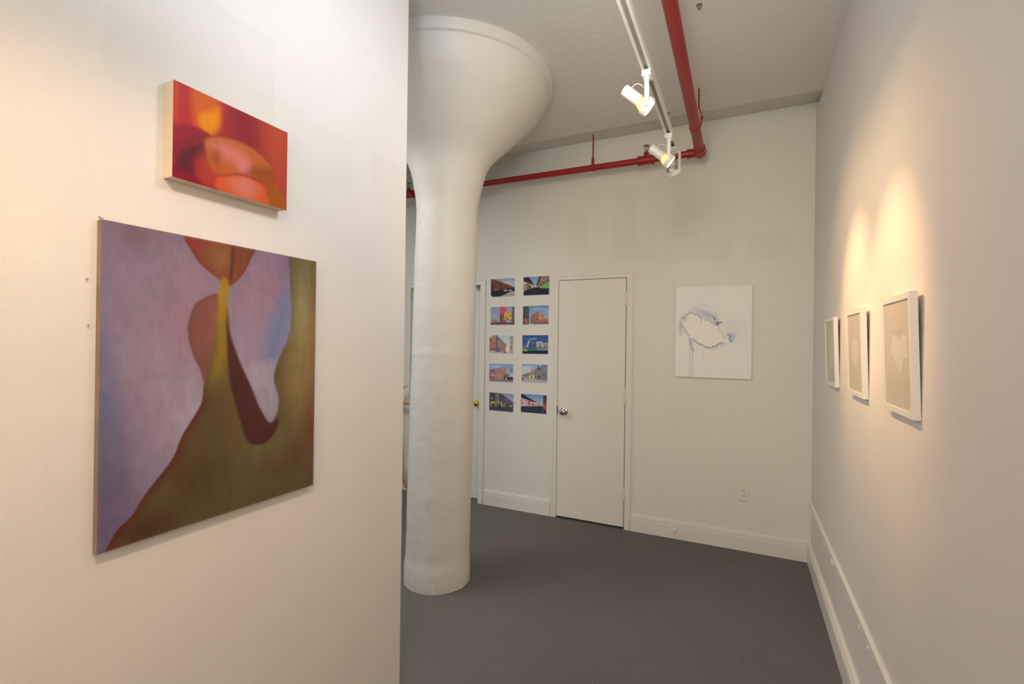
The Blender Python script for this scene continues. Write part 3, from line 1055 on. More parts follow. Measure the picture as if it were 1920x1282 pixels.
SMALL = {
 'glow': [[0.149,1.016],[0.339,0.999],[0.351,0.703],[0.29,0.587],[0.201,0.603],[0.151,0.666]],
 'glow2': [[0.193,0.722],[0.23,0.798],[0.296,0.861],[0.345,0.915],[0.348,0.717],[0.292,0.588],[0.217,0.62]],
 'dred': [[0.447,1.002],[0.613,1.003],[0.687,0.685],[0.492,0.65],[0.302,0.581],[0.392,0.726]],
 'hump': [[-0.02,0.502],[0.105,0.59],[0.179,0.606],[0.285,0.579],[0.235,0.514],[0.16,0.455],[0.058,0.338],[0.001,0.213]],
 'dark': [[0.02,0.251],[0.058,0.345],[0.16,0.455],[0.258,0.525],[0.238,0.391],[0.176,0.237],[0.156,0.121],[0.084,0.104],[0.022,0.149]],
 'lowl': [[-0.018,0.145],[0.156,0.167],[0.245,0.052],[0.36,0.005],[0.361,-0.059],[-0.014,-0.028]],
 'mid': [[0.259,0.448],[0.275,0.237],[0.327,0.174],[0.357,0.163],[0.335,0.09],[0.36,0.005],[0.245,0.052],[0.167,0.141],[0.185,0.303]],
 'knee': [[0.241,0.517],[0.302,0.573],[0.407,0.621],[0.517,0.639],[0.634,0.624],[0.759,0.565],[0.839,0.48],[0.863,0.384],[0.844,0.278],[0.78,0.251],[0.696,0.268],[0.602,0.274],[0.5,0.246],[0.404,0.184],[0.327,0.174],[0.275,0.237],[0.252,0.336],[0.237,0.437]],
 'hl': [[0.281,0.475],[0.372,0.539],[0.494,0.536],[0.598,0.487],[0.626,0.416],[0.562,0.353],[0.473,0.378],[0.376,0.396]],
 'shade': [[0.588,0.315],[0.733,0.449],[0.862,0.437],[0.851,0.272],[0.766,0.237],[0.683,0.262]],
 'second': [[0.335,0.106],[0.38,0.17],[0.476,0.227],[0.577,0.256],[0.669,0.248],[0.745,0.22],[0.79,0.124],[0.807,-0.028],[0.649,-0.05],[0.36,0.005]],
 'hl2': [[0.465,0.145],[0.565,0.22],[0.671,0.18],[0.647,0.051],[0.53,0.039]],
 'third': [[0.746,0.211],[0.858,0.284],[0.957,0.189],[1.013,0.1],[1.024,-0.043],[0.8,-0.022],[0.79,0.124]],
}
SPLASH = {
 'blank': [[0.083,0.617],[0.089,0.645],[0.135,0.677],[0.18,0.705],[0.208,0.716],[0.258,0.699],[0.303,0.681],[0.345,0.653],[0.349,0.623],[0.358,0.651],[0.391,0.628],[0.435,0.632],[0.479,0.604],[0.522,0.576],[0.566,0.566],[0.571,0.511],[0.603,0.497],[0.63,0.484],[0.641,0.438],[0.673,0.429],[0.694,0.465],[0.716,0.479],[0.721,0.429],[0.726,0.402],[0.694,0.374],[0.662,0.392],[0.63,0.388],[0.603,0.37],[0.566,0.374],[0.544,0.351],[0.506,0.337],[0.479,0.323],[0.441,0.329],[0.38,0.35],[0.314,0.378],[0.258,0.401],[0.202,0.443],[0.157,0.49],[0.123,0.542],[0.089,0.575]],
 'ink1': [[0.083,0.603],[0.103,0.561],[0.146,0.504],[0.191,0.457]],
 'ink2': [[0.241,0.42],[0.314,0.378],[0.38,0.348],[0.441,0.328],[0.479,0.323],[0.512,0.339],[0.546,0.354],[0.568,0.374],[0.605,0.368],[0.636,0.391]],
 'ink3': [[0.078,0.645],[0.129,0.673],[0.18,0.702],[0.208,0.716],[0.258,0.699],[0.303,0.681],[0.345,0.653],[0.347,0.614]],
 'ink4': [[0.71,0.479],[0.722,0.456],[0.716,0.42],[0.742,0.397]],
 'ink5': [[0.522,0.599],[0.568,0.584],[0.577,0.603],[0.625,0.598]],
 'ink6': [[0.391,0.628],[0.435,0.632],[0.479,0.604],[0.522,0.576],[0.566,0.573]],
 'ink7': [[0.089,0.645],[0.146,0.649],[0.103,0.631],[0.118,0.617],[0.146,0.63]],
 'wash1': [[0.258,0.755],[0.347,0.739],[0.479,0.705],[0.533,0.667],[0.555,0.621],[0.479,0.64],[0.347,0.688]],
 'spot1': [[0.506,0.668],[0.533,0.649],[0.539,0.63],[0.517,0.635]],
 'spot2': [[0.55,0.612],[0.577,0.607],[0.571,0.58]],
 'wash2': [[0.726,0.483],[0.8,0.465],[0.779,0.429],[0.747,0.397],[0.726,0.42]],
 'wash3': [[0.185,0.424],[0.213,0.41],[0.23,0.345],[0.253,0.289],[0.225,0.303],[0.197,0.364]],
 'wash4': [[0.303,0.837],[0.347,0.873],[0.391,0.826],[0.336,0.8]],
 'wash5': [[0.479,0.319],[0.587,0.365],[0.716,0.392],[0.673,0.356],[0.533,0.31]],
 'wash6': [[0.044,0.589],[0.078,0.608],[0.089,0.551],[0.078,0.457],[0.061,0.467]],
 'ink8': [[0.566,0.573],[0.571,0.511],[0.603,0.497],[0.625,0.484],[0.643,0.438],[0.673,0.429],[0.694,0.465],[0.714,0.479]],
 'loop': [[0.303,0.796],[0.413,0.789],[0.501,0.75],[0.555,0.685],[0.571,0.621]],
 'drip1': [[0.198,0.317],[0.198,0.003]],
 'drip2': [[0.245,0.308],[0.234,0.271],[0.233,0.004]],
 'drip3': [[0.386,0.309],[0.386,0.05]],
 'drip4': [[0.42,0.198],[0.421,0.019]],
 'drip5': [[0.369,0.272],[0.393,0.207]],
}


# light that falls on each picture, used to turn seen colours into pigment
K_PART_LO = (0.74, 0.62, 0.50)
K_PART_HI = (1.18, 1.12, 1.00)
K_BACK = (0.56, 0.49, 0.385)

# --- large abstract canvas on the partition
W, Hh = 0.590, 0.737
cv = Canvas(236, 296, K_PART_LO, Hh / W)
cv.ramp([(0, (118, 96, 112)), (0.25, (128, 112, 126)), (0.5, (142, 124, 134)), (0.75, (134, 114, 126)), (1, (116, 100, 114))])
cv.blob(0.0, 0.45, 0.06, 0.45, (98, 100, 128), 0.7)
cv.blob(0.02, 0.15, 0.12, 0.28, (106, 88, 112), 0.75)
cv.blob(0.0, 0.35, 0.07, 0.2, (96, 98, 120), 0.7)
cv.blob(0.14, 0.98, 0.12, 0.06, (112, 88, 92), 0.6)
cv.blob(0.30, 0.68, 0.08, 0.22, (148, 112, 122), 0.7)
cv.blob(0.32, 0.85, 0.08, 0.12, (138, 106, 118), 0.5)
cv.blob(0.33, 0.38, 0.10, 0.14, (165, 152, 158), 0.7)
cv.blob(0.22, 0.25, 0.10, 0.12, (150, 132, 144), 0.5)
cv.blob(0.66, 0.84, 0.12, 0.14, (146, 108, 118), 0.85)
cv.blob(0.64, 0.60, 0.10, 0.16, (148, 128, 140), 0.7)
cv.blob(0.75, 0.98, 0.08, 0.06, (128, 104, 122), 0.6)
cv.poly(BIG['blue'], (108, 116, 142), 0.05, 0.85)
cv.poly(BIG['lil'], (158, 146, 154), 0.04, 0.8)
a = cv.poly(BIG['olive'], (92, 78, 50), 0.008)
cv.blob(0.62, 0.30, 0.10, 0.14, (98, 86, 56), 0.6, a)
cv.blob(0.93, 0.72, 0.09, 0.25, (140, 128, 82), 0.9, a)
cv.blob(0.90, 0.48, 0.09, 0.16, (140, 114, 70), 0.85, a)
cv.blob(0.98, 0.62, 0.05, 0.16, (144, 108, 66), 0.7, a)
cv.blob(0.99, 0.9, 0.04, 0.25, (112, 84, 58), 0.6, a)
cv.blob(0.98, 0.25, 0.06, 0.18, (112, 66, 48), 0.75, a)
cv.blob(0.78, 0.14, 0.16, 0.07, (84, 60, 40), 0.5, a)
cv.blob(0.45, 0.33, 0.08, 0.12, (84, 70, 46), 0.7, a)
cv.blob(0.30, 0.22, 0.06, 0.10, (98, 62, 44), 0.6, a)
cv.blob(0.52, 0.40, 0.04, 0.14, (114, 78, 46), 0.6, a)
cv.blob(0.70, 0.24, 0.12, 0.10, (106, 92, 58), 0.6, a)
cv.blob(0.35, 0.16, 0.14, 0.10, (74, 58, 36), 0.7, a)
cv.blob(0.16, 0.03, 0.14, 0.06, (70, 46, 32), 0.8, a)
d, ins = cv.dist(Canvas.smooth(BIG['olive']), True)
left = np.clip((0.62 - cv.u) / 0.2, 0, 1) * np.clip((0.62 - cv.v) / 0.2, 0, 1)
cv.mix(np.where(ins, np.exp(-(d / 0.030) ** 2), 0) * left * 0.75, (88, 38, 34))
cv.poly(BIG['maroon'], (122, 74, 66), 0.010)
d, ins = cv.dist(Canvas.smooth(BIG['maroon']), True)
cv.mix(np.where(ins, np.exp(-(d / 0.02) ** 2), 0) * 0.55, (92, 66, 56))
cv.blob(0.44, 0.70, 0.03, 0.10, (134, 82, 72), 0.5)
cv.poly(BIG['gold'], (122, 98, 42), 0.03)
cv.line([(0.474, 0.85), (0.469, 0.79), (0.464, 0.72), (0.467, 0.65), (0.462, 0.57), (0.452, 0.52)], (146, 112, 36), 0.010, 0.022, 0.8)
cv.blob(0.46, 0.47, 0.06, 0.06, (98, 80, 48), 0.75)
cv.poly(BIG['tongue'], (76, 42, 38), 0.009)
cv.blob(0.70, 0.34, 0.05, 0.05, (96, 50, 42), 0.5, np.where(cv.dist(Canvas.smooth(BIG['tongue']), True)[1], 1, 0))
a = cv.poly(BIG['top'], (116, 62, 46), 0.008)
cv.blob(0.46, 0.95, 0.06, 0.06, (128, 88, 52), 0.8, a)
cv.blob(0.33, 1.0, 0.04, 0.07, (128, 44, 44), 0.7, a)
cv.blob(0.57, 0.96, 0.03, 0.06, (108, 66, 46), 0.6, a)
cv.poly(BIG['neck'], (150, 116, 32), 0.016)
cv.poly(BIG['topdark'], (78, 44, 36), 0.010, 0.85)
d, ins = cv.dist(Canvas.smooth(BIG['top']), True)
cv.mix(np.where(ins, np.exp(-(d / 0.012) ** 2), 0) * 0.5 * np.clip((cv.v - 0.85) / 0.05, 0, 1), (104, 36, 36))
edge = np.minimum(np.minimum(cv.u, 1 - cv.u), np.minimum(cv.v, 1 - cv.v) * 1.25)
cv.mix(np.exp(-(edge / 0.006) ** 2) * 0.5, (128, 98, 82))
cv.grain(0.08, 48, 20, 1)
cv.grain(0.10, 9, 7, 2)
cv.grain(0.08, 26, 22, 3)
cv.c = np.clip(cv.c * np.array((0.97, 0.90, 0.85)) * 0.90, 0, 0.95)
t = thing('abstract_painting', 'large mauve and olive abstract canvas, lower on the partition', 'painting', (XP, 0.561 + W / 2, 1.018 + Hh / 2), (0, 0, PI / 2), 'paintings on the partition')
o = picture('painted_canvas', cv, W, Hh, M['oil'], t)
o.location = (0, -0.0185, 0)
bm = bmesh.new()
box(bm, -W / 2, W / 2, -0.018, 0.0, -Hh / 2, Hh / 2, 0.0015)
obj('canvas_edge', bm, M['canvas_side'], t)['label'] = 'brown unpainted canvas edge'
bm = bmesh.new()
tube(bm, [(-W / 2 + 0.003, -0.008, Hh / 2), (-W / 2 - 0.002, -0.010, Hh / 2 + 0.006), (-W / 2 + 0.006, -0.012, Hh / 2 + 0.003)], 0.0012, 6)
obj('loose_thread', bm, M['canvas_side'], t)

# --- small red panel on the partition
W, Hh = 0.325, 0.236
cv = Canvas(236, 172, K_PART_HI, Hh / W)
cv.fill((176, 48, 36))
cv.ramp([(0, (198, 50, 52)), (0.14, (198, 50, 52)), (0.22, (216, 78, 48)), (0.36, (204, 64, 54)), (0.5, (164, 52, 54)), (0.62, (158, 52, 54)), (0.75, (182, 70, 54)), (0.88, (200, 84, 54)), (1, (196, 82, 60))], 'u')
cv.blob(1.0, 0.15, 0.18, 0.35, (180, 68, 58), 0.8)
cv.blob(0.02, 0.95, 0.02, 0.4, (226, 92, 34), 0.6)
cv.poly(SMALL['glow'], (234, 108, 28), 0.05, 0.95)
cv.poly(SMALL['glow2'], (252, 156, 6), 0.035, 1.0)
cv.poly(SMALL['dred'], (156, 48, 54), 0.07, 0.7)
cv.poly(SMALL['hump'], (158, 42, 58), 0.02, 0.95)
cv.poly(SMALL['lowl'], (138, 34, 54), 0.06)
cv.poly(SMALL['mid'], (184, 64, 56), 0.06)
cv.poly(SMALL['dark'], (92, 40, 50), 0.06, 0.95)
cv.poly(SMALL['third'], (174, 94, 36), 0.02)
a = cv.poly(SMALL['second'], (224, 98, 52), 0.02)
cv.poly(SMALL['hl2'], (226, 136, 118), 0.09, 0.9, mask=a)
a = cv.poly(SMALL['knee'], (206, 106, 56), 0.014)
cv.poly(SMALL['hl'], (230, 132, 110), 0.07, 1.0, mask=a)
cv.blob(0.59, 0.34, 0.06, 0.05, (232, 150, 146), 0.8, a)
cv.blob(0.78, 0.42, 0.07, 0.06, (214, 112, 52), 0.8, a)
cv.poly(SMALL['shade'], (164, 84, 36), 0.05, 0.95, mask=a)
cv.blob(0.33, 0.35, 0.05, 0.12, (160, 78, 44), 0.7, a)
cv.blob(0.45, 0.20, 0.12, 0.05, (206, 84, 48), 0.7, a)
d, ins = cv.dist(Canvas.smooth(SMALL['knee']), True)
cv.mix(np.exp(-(d / 0.012) ** 2) * 0.35, (140, 54, 52))
cv.grain(0.06, 60, 3, 5)
t = thing('red_painting', 'small red and orange panel painting, hung above the mauve canvas', 'painting', (XP, 0.694 + W / 2, 1.8885 + Hh / 2), (0, 0, PI / 2), 'paintings on the partition')
o = picture('painted_panel', cv, W, Hh, M['panel'], t)
o.location = (0, -0.0365, 0)
bm = bmesh.new()
box(bm, -W / 2, W / 2, -0.036, 0.0, -Hh / 2, Hh / 2, 0.001)
obj('cradle', bm, M['wood_pale'], t)['label'] = 'pale bare wood sides'

# --- ink canvas on the back wall
W, Hh = 0.527, 0.688
cv = Canvas(176, 230, K_BACK, Hh / W)
cv.fill((190, 179, 161))
cv.blob(0.25, 0.75, 0.3, 0.25, (186, 177, 162), 0.8)
cv.blob(0.45, 0.3, 0.3, 0.1, (192, 180, 160), 0.6)
cv.blob(0.75, 0.55, 0.15, 0.12, (182, 172, 155), 0.8)
cv.blob(0.45, 0.97, 0.1, 0.05, (184, 174, 156), 0.5)
for k, c, soft, al in (('wash4', (172, 178, 170), 0.05, 0.6), ('wash1', (150, 145, 150), 0.045, 0.95), ('wash2', (144, 148, 154), 0.035, 0.9), ('wash3', (124, 120, 128), 0.022, 0.9),
                       ('wash5', (168, 172, 172), 0.04, 0.7), ('wash6', (158, 148, 134), 0.035, 0.8)):
    cv.poly(SPLASH[k], c, soft, al)
for k, c, al in (('ink3', (140, 128, 128), 0.55), ('ink1', (140, 128, 118), 0.55), ('ink2', (138, 142, 148), 0.55), ('ink6', (134, 130, 142), 0.6), ('ink4', (126, 134, 150), 0.5), ('ink8', (158, 162, 150), 0.6)):
    cv.line(SPLASH[k], c, 0.004, 0.045, al, smooth=False)
cv.line(SPLASH['loop'], (150, 136, 132), 0.003, 0.005, 0.6)
cv.poly(SPLASH['blank'], (205, 193, 174), 0.004, 1.0, smooth=False)
for k, c, w, al in (('ink1', (120, 100, 96), 0.005, 0.7), ('ink2', (62, 62, 70), 0.0048, 0.95), ('ink3', (96, 76, 74), 0.0042, 0.85), ('ink4', (70, 72, 90), 0.008, 0.9),
                    ('ink5', (66, 56, 70), 0.007, 0.9), ('ink6', (110, 90, 94), 0.004, 0.7), ('ink7', (96, 76, 70), 0.003, 0.8), ('ink8', (132, 136, 132), 0.003, 0.6)):
    cv.line(ragged(SPLASH[k], k), c, w * 0.8, 0.004, al, smooth=False)
    cv.line(ragged(SPLASH[k], k + 'b', 0.012, 0.03), c, w * 0.4, 0.006, al * 0.5, smooth=False)
cv.poly(SPLASH['spot1'], (92, 86, 104), 0.014, 0.95)
cv.poly(SPLASH['spot2'], (56, 48, 58), 0.014, 0.95)
for k, al, c in (('drip1', 0.75, (120, 112, 108)), ('drip2', 0.9, (92, 86, 88)), ('drip3', 0.35, (140, 138, 140)), ('drip4', 0.35, (140, 136, 134)), ('drip5', 0.5, (124, 124, 140))):
    cv.line(SPLASH[k], c, 0.0025, 0.0045, al, smooth=False)
t = thing('ink_painting', 'pale canvas with blue-grey ink splash and drips, right of the closet door', 'painting', (-0.2015, YB, 1.5965), (0, 0, 0))
o = picture('painted_canvas', cv, W, Hh, M['wash'], t)
o.location = (0, -0.0205, 0)
bm = bmesh.new()
box(bm, -W / 2, W / 2, -0.02, 0.0, -Hh / 2, Hh / 2, 0.0015)
obj('canvas_edge', bm, M['canvas_white'], t)['label'] = 'white primed canvas edge'


# --- ten street photographs in two columns
def street(kind):
    c = Canvas(66, 46, K_BACK, 0.67)
    P, L, Rc, B = c.poly, c.line, c.rect, c.blob
    def bits(n, u0, u1, v0, v1, cols, s=0.03, seed=1, al=0.9):
        rr = random.Random(seed)
        for _ in range(n):
            u, v = rr.uniform(u0, u1), rr.uniform(v0, v1)
            Rc(u, u + s * rr.uniform(0.5, 1.5), v, v + s * rr.uniform(0.5, 2.2), rr.choice(cols), al, 0.008)
    if kind == 'L1':
        c.ramp([(0.4, (170, 165, 160)), (0.7, (150, 150, 152)), (1, (112, 124, 146))])
        B(0.7, 0.75, 0.2, 0.1, (176, 172, 166), 0.7)
        P([(0, 1), (0.15, 0.96), (0.85, 0.55), (1, 0.5), (1, 0.35), (0, 0.2)], (104, 50, 32), 0.01, 1, False)
        L([(0, 1.0), (0.15, 0.96), (0.85, 0.57)], (128, 72, 40), 0.02, 0.01)
        bits(14, 0.1, 0.8, 0.35, 0.6, [(150, 52, 42), (64, 40, 40), (120, 70, 40), (90, 36, 34)], 0.05, 3)
        Rc(0.02, 0.12, 0.1, 0.7, (46, 46, 44)); Rc(0.16, 0.30, 0.25, 0.45, (168, 54, 44))
        P([(0, 0.3), (0.55, 0.42), (1, 0.45), (1, 0.25), (0.4, 0), (0, 0)], (36, 36, 46), 0.015, 1, False)
        P([(0.4, 0), (0.85, 0.28), (1, 0.28), (1, 0)], (146, 128, 112), 0.015, 1, False)
        Rc(0.55, 0.7, 0.30, 0.36, (150, 150, 160)); Rc(0.76, 0.86, 0.30, 0.37, (160, 158, 160)); B(0.92, 0.46, 0.05, 0.08, (64, 64, 40), 0.9)
    elif kind == 'R1':
        c.ramp([(0.4, (130, 158, 180)), (1, (86, 120, 160))])
        P([(0, 1), (0.22, 1), (0.42, 0.55), (0.42, 0.4), (0, 0.4)], (48, 38, 34), 0.01, 1, False)
        P([(0, 0.78), (0.42, 0.52), (0.42, 0.38), (0, 0.25)], (176, 164, 140), 0.01, 1, False)
        Rc(0.08, 0.22, 0.3, 0.66, (130, 90, 60)); Rc(0.22, 0.28, 0.3, 0.56, (70, 40, 30)); Rc(0.28, 0.36, 0.42, 0.5, (90, 140, 70)); Rc(0.0, 0.06, 0.3, 0.6, (100, 110, 60))
        P([(0.66, 1), (1, 1), (1, 0.35), (0.52, 0.45), (0.55, 0.55)], (128, 98, 70), 0.01, 1, False)
        L([(0.66, 1), (0.54, 0.55)], (58, 36, 32), 0.03, 0.01)
        L([(1, 0.82), (0.62, 0.5)], (90, 60, 44), 0.015, 0.01)
        P([(1, 0.66), (0.68, 0.48), (0.68, 0.36), (1, 0.32)], (84, 158, 74), 0.01, 1, False)
        P([(0, 0.25), (0.4, 0.42), (0.6, 0.42), (0.7, 0.36), (1, 0.33), (1, 0), (0, 0)], (38, 36, 42), 0.015, 1, False)
    elif kind == 'L2':
        c.ramp([(0.3, (150, 144, 144)), (1, (118, 126, 142))])
        Rc(0.4, 0.66, 0.1, 1, (150, 66, 60)); Rc(0.44, 0.66, 0.62, 1, (190, 50, 70)); Rc(0.40, 0.47, 0.1, 0.6, (84, 66, 62))
        Rc(0.58, 0.9, 0.28, 0.72, (196, 146, 40)); Rc(0.9, 1, 0, 1, (86, 84, 100))
        bits(14, 0.6, 0.9, 0.2, 0.7, [(120, 84, 40), (70, 56, 50), (200, 160, 60)], 0.04, 5)
        Rc(0, 1, 0, 0.12, (70, 62, 58)); B(0.15, 0.2, 0.12, 0.12, (150, 70, 56), 0.9); B(0.3, 0.1, 0.1, 0.08, (70, 62, 50), 0.9)
        bits(10, 0.5, 1, 0, 0.25, [(80, 64, 60), (130, 80, 60), (60, 54, 54)], 0.06, 6)
        Rc(0.32, 0.345, 0.1, 0.75, (96, 108, 112), 0.8)
    elif kind == 'R2':
        c.ramp([(0.2, (128, 150, 170)), (1, (78, 118, 156))])
        L([(0.4, 0.8), (0.7, 0.85), (1, 0.7)], (150, 166, 178), 0.03, 0.04, 0.6)
        P([(0.28, 0.05), (0.3, 0.45), (0.55, 0.7), (0.7, 0.62), (0.95, 0.3), (1, 0.1), (1, 0)], (140, 96, 74), 0.01, 1, False)
        P([(0.57, 0.7), (0.7, 0.62), (0.95, 0.3), (0.6, 0.2)], (176, 124, 70), 0.02, 0.8, False)
        bits(26, 0.3, 0.85, 0.1, 0.5, [(150, 50, 60), (96, 60, 56), (170, 110, 80), (120, 40, 50)], 0.04, 8)
        Rc(0, 0.24, 0, 1, (80, 72, 64)); Rc(0.05, 0.12, 0.2, 1, (56, 78, 74)); Rc(0.06, 0.18, 0.05, 0.3, (170, 70, 50)); Rc(0, 0.05, 0, 0.6, (40, 60, 50))
        B(0.56, 0.65, 0.025, 0.03, (170, 40, 60), 1); Rc(0.2, 1, 0, 0.1, (112, 76, 90)); Rc(0.2, 0.4, 0.0, 0.06, (150, 150, 150))
        L([(0.6, 1), (1, 0.88)], (60, 80, 100), 0.006, 0.006, 0.8)
    elif kind == 'L3':
        c.ramp([(0.3, (186, 180, 168)), (1, (150, 172, 178))])
        P([(0, 0), (0, 0.9), (0.14, 0.98), (0.3, 1), (0.68, 0.5), (0.7, 0)], (136, 112, 92), 0.01, 1, False)
        Rc(0, 0.24, 0.45, 0.88, (160, 116, 66)); B(0.04, 0.7, 0.05, 0.08, (60, 60, 40), 0.9); Rc(0.1, 0.26, 0.45, 0.6, (190, 60, 96)); Rc(0.02, 0.26, 0.1, 0.3, (160, 70, 80))
        Rc(0.27, 0.33, 0, 0.9, (92, 84, 80)); L([(0.3, 1), (0.7, 0.45)], (84, 72, 66), 0.015, 0.01)
        bits(16, 0.4, 0.72, 0.1, 0.45, [(190, 60, 70), (180, 90, 50), (120, 60, 60), (150, 120, 100)], 0.05, 11)
        Rc(0.33, 0.42, 0.05, 0.3, (70, 86, 120)); Rc(0.86, 1, 0, 1, (150, 134, 112)); Rc(0.9, 0.95, 0.25, 0.4, (170, 50, 44)); Rc(0, 1, 0, 0.08, (150, 144, 136))
        Rc(0.6, 0.7, 0.02, 0.1, (90, 80, 84)); Rc(0, 0.25, 0, 0.12, (150, 150, 110))
    elif kind == 'R3':
        c.ramp([(0.3, (40, 84, 128)), (1, (30, 70, 114))])
        L([(0.2, 0.80), (0.5, 0.84), (0.55, 0.9)], (70, 140, 140), 0.014, 0.01); L([(0.3, 0.76), (0.55, 0.78)], (84, 150, 140), 0.01, 0.008)
        P([(0.16, 0.3), (0.26, 0.72), (0.56, 0.66), (0.56, 0.25)], (58, 76, 100), 0.01, 1, False)
        L([(0.18, 0.34), (0.26, 0.7)], (190, 186, 178), 0.02, 0.01); bits(8, 0.28, 0.52, 0.45, 0.62, [(130, 130, 140), (160, 150, 150)], 0.03, 12)
        Rc(0.56, 0.78, 0.4, 0.66, (184, 180, 164)); B(0.63, 0.53, 0.04, 0.06, (40, 50, 70), 1); B(0.72, 0.53, 0.04, 0.06, (40, 50, 70), 1)
        Rc(0.78, 1, 0.38, 0.6, (140, 130, 124)); Rc(0.14, 0.56, 0.14, 0.36, (28, 100, 98)); Rc(0.56, 1, 0.2, 0.4, (120, 112, 96))
        bits(12, 0.56, 1, 0.15, 0.45, [(60, 60, 60), (170, 160, 130), (90, 90, 90)], 0.04, 13); Rc(0, 0.18, 0.2, 0.44, (104, 96, 84))
        Rc(0, 1, 0, 0.16, (36, 38, 46)); Rc(0.03, 0.2, 0.14, 0.2, (150, 156, 150))
    elif kind == 'L4':
        c.ramp([(0.3, (158, 168, 174)), (1, (92, 130, 160))])
        B(0.3, 0.85, 0.2, 0.08, (170, 178, 182), 0.7)
        P([(0, 0.1), (0.02, 0.66), (0.72, 0.88), (0.72, 0.1)], (158, 112, 94), 0.01, 1, False)
        P([(0, 0.62), (0.26, 0.72), (0.26, 0.1), (0, 0.1)], (140, 84, 74), 0.01, 0.9, False)
        Rc(0.06, 0.24, 0.3, 0.42, (100, 150, 170)); bits(12, 0.05, 0.7, 0.2, 0.68, [(84, 60, 60), (110, 80, 70), (70, 56, 56)], 0.035, 15)
        Rc(0.6, 0.78, 0.3, 0.45, (150, 92, 50)); Rc(0.62, 1, 0.1, 0.3, (54, 52, 60)); Rc(0.68, 0.75, 0.14, 0.24, (180, 190, 200))
        B(0.93, 0.66, 0.06, 0.12, (90, 84, 60), 0.9); B(0.8, 0.4, 0.06, 0.1, (70, 70, 76), 0.8); Rc(0, 1, 0, 0.13, (120, 104, 96))
    elif kind == 'R4':
        c.ramp([(0.3, (176, 180, 182)), (1, (104, 136, 170))])
        B(0.2, 0.75, 0.25, 0.12, (180, 186, 190), 0.8)
        P([(0.5, 0.2), (0.5, 0.75), (0.9, 1), (1, 1), (1, 0.1)], (112, 104, 104), 0.01, 1, False)
        P([(0, 0.4), (0.35, 0.56), (0.5, 0.6), (0.5, 0.2), (0, 0.2)], (120, 100, 90), 0.01, 1, False)
        bits(12, 0.58, 0.95, 0.5, 0.85, [(66, 62, 70), (140, 130, 124)], 0.05, 17); B(0.42, 0.68, 0.07, 0.1, (190, 96, 50), 1); B(0.42, 0.55, 0.05, 0.05, (110, 100, 150), 0.8)
        bits(16, 0.2, 1, 0.22, 0.42, [(200, 170, 40), (84, 70, 60), (150, 120, 90), (60, 54, 56)], 0.05, 18)
        Rc(0.28, 0.36, 0.24, 0.42, (204, 172, 40)); Rc(0.42, 0.5, 0.24, 0.42, (210, 180, 40)); Rc(0, 0.24, 0.2, 0.34, (130, 124, 122))
        P([(0, 0.22), (1, 0.16), (1, 0), (0, 0)], (156, 146, 136), 0.015, 1, False); Rc(0, 0.05, 0.1, 0.24, (50, 46, 46))
    elif kind == 'L5':
        c.ramp([(0.4, (150, 150, 160)), (1, (116, 122, 140))])
        P([(0, 0.2), (0, 1), (0.5, 1), (1, 0.55), (1, 0.2)], (86, 80, 86), 0.01, 1, False)
        Rc(0, 0.24, 0.5, 1, (66, 60, 66)); Rc(0.26, 0.4, 0.3, 0.95, (106, 98, 100)); Rc(0.44, 0.48, 0.3, 0.95, (60, 54, 58)); Rc(0.56, 0.6, 0.3, 0.85, (60, 54, 60))
        Rc(0.08, 0.24, 0.24, 0.5, (206, 178, 30)); Rc(0.12, 0.22, 0.2, 0.42, (60, 44, 36)); Rc(0.36, 0.42, 0.45, 0.55, (190, 160, 40)); Rc(0.48, 0.54, 0.28, 0.54, (190, 160, 50))
        Rc(0.6, 0.64, 0.26, 0.42, (180, 150, 90)); Rc(0.88, 0.94, 0.3, 0.42, (180, 150, 60)); B(0.1, 0.68, 0.03, 0.04, (190, 160, 80), 1)
        P([(0, 0.22), (1, 0.26), (1, 0), (0, 0)], (66, 62, 70), 0.015, 1, False); Rc(0.42, 0.48, 0.12, 0.36, (36, 34, 40)); bits(8, 0.6, 1, 0.24, 0.4, [(50, 46, 52), (90, 80, 80)], 0.05, 19)
    else:
        c.ramp([(0.4, (150, 168, 184)), (1, (76, 108, 150))])
        P([(0, 0.3), (0, 0.98), (0.12, 0.92), (0.6, 0.6), (0.85, 0.5), (0.85, 0.3)], (180, 160, 150), 0.01, 1, False)
        P([(0, 1), (0.1, 0.96), (0.62, 0.6), (0.5, 0.6), (0, 0.78)], (50, 44, 44), 0.01, 1, False)
        [Rc(u, u + w_, 0.40, v, (172, 56, 56)) for u, w_, v in ((0.0, 0.04, 0.68), (0.07, 0.03, 0.62), (0.2, 0.03, 0.62), (0.27, 0.1, 0.64), (0.42, 0.09, 0.52), (0.55, 0.03, 0.55), (0.62, 0.03, 0.52), (0.7, 0.05, 0.5))]; L([(0, 0.7), (0.4, 0.62), (0.8, 0.5)], (160, 60, 58), 0.008, 0.006)
        P([(0.86, 1), (1, 1), (1, 0.2), (0.88, 0.3)], (66, 56, 52), 0.01, 1, False); Rc(0.9, 1, 0.25, 0.56, (170, 62, 52))
        P([(0, 0.32), (0.85, 0.42), (0.9, 0.3), (1, 0.2), (1, 0), (0, 0)], (48, 48, 56), 0.015, 1, False); P([(0.85, 0.4), (0.92, 0.3), (0.86, 0.0), (0.8, 0.0)], (60, 72, 100), 0.02, 0.8, False)
    return c.c


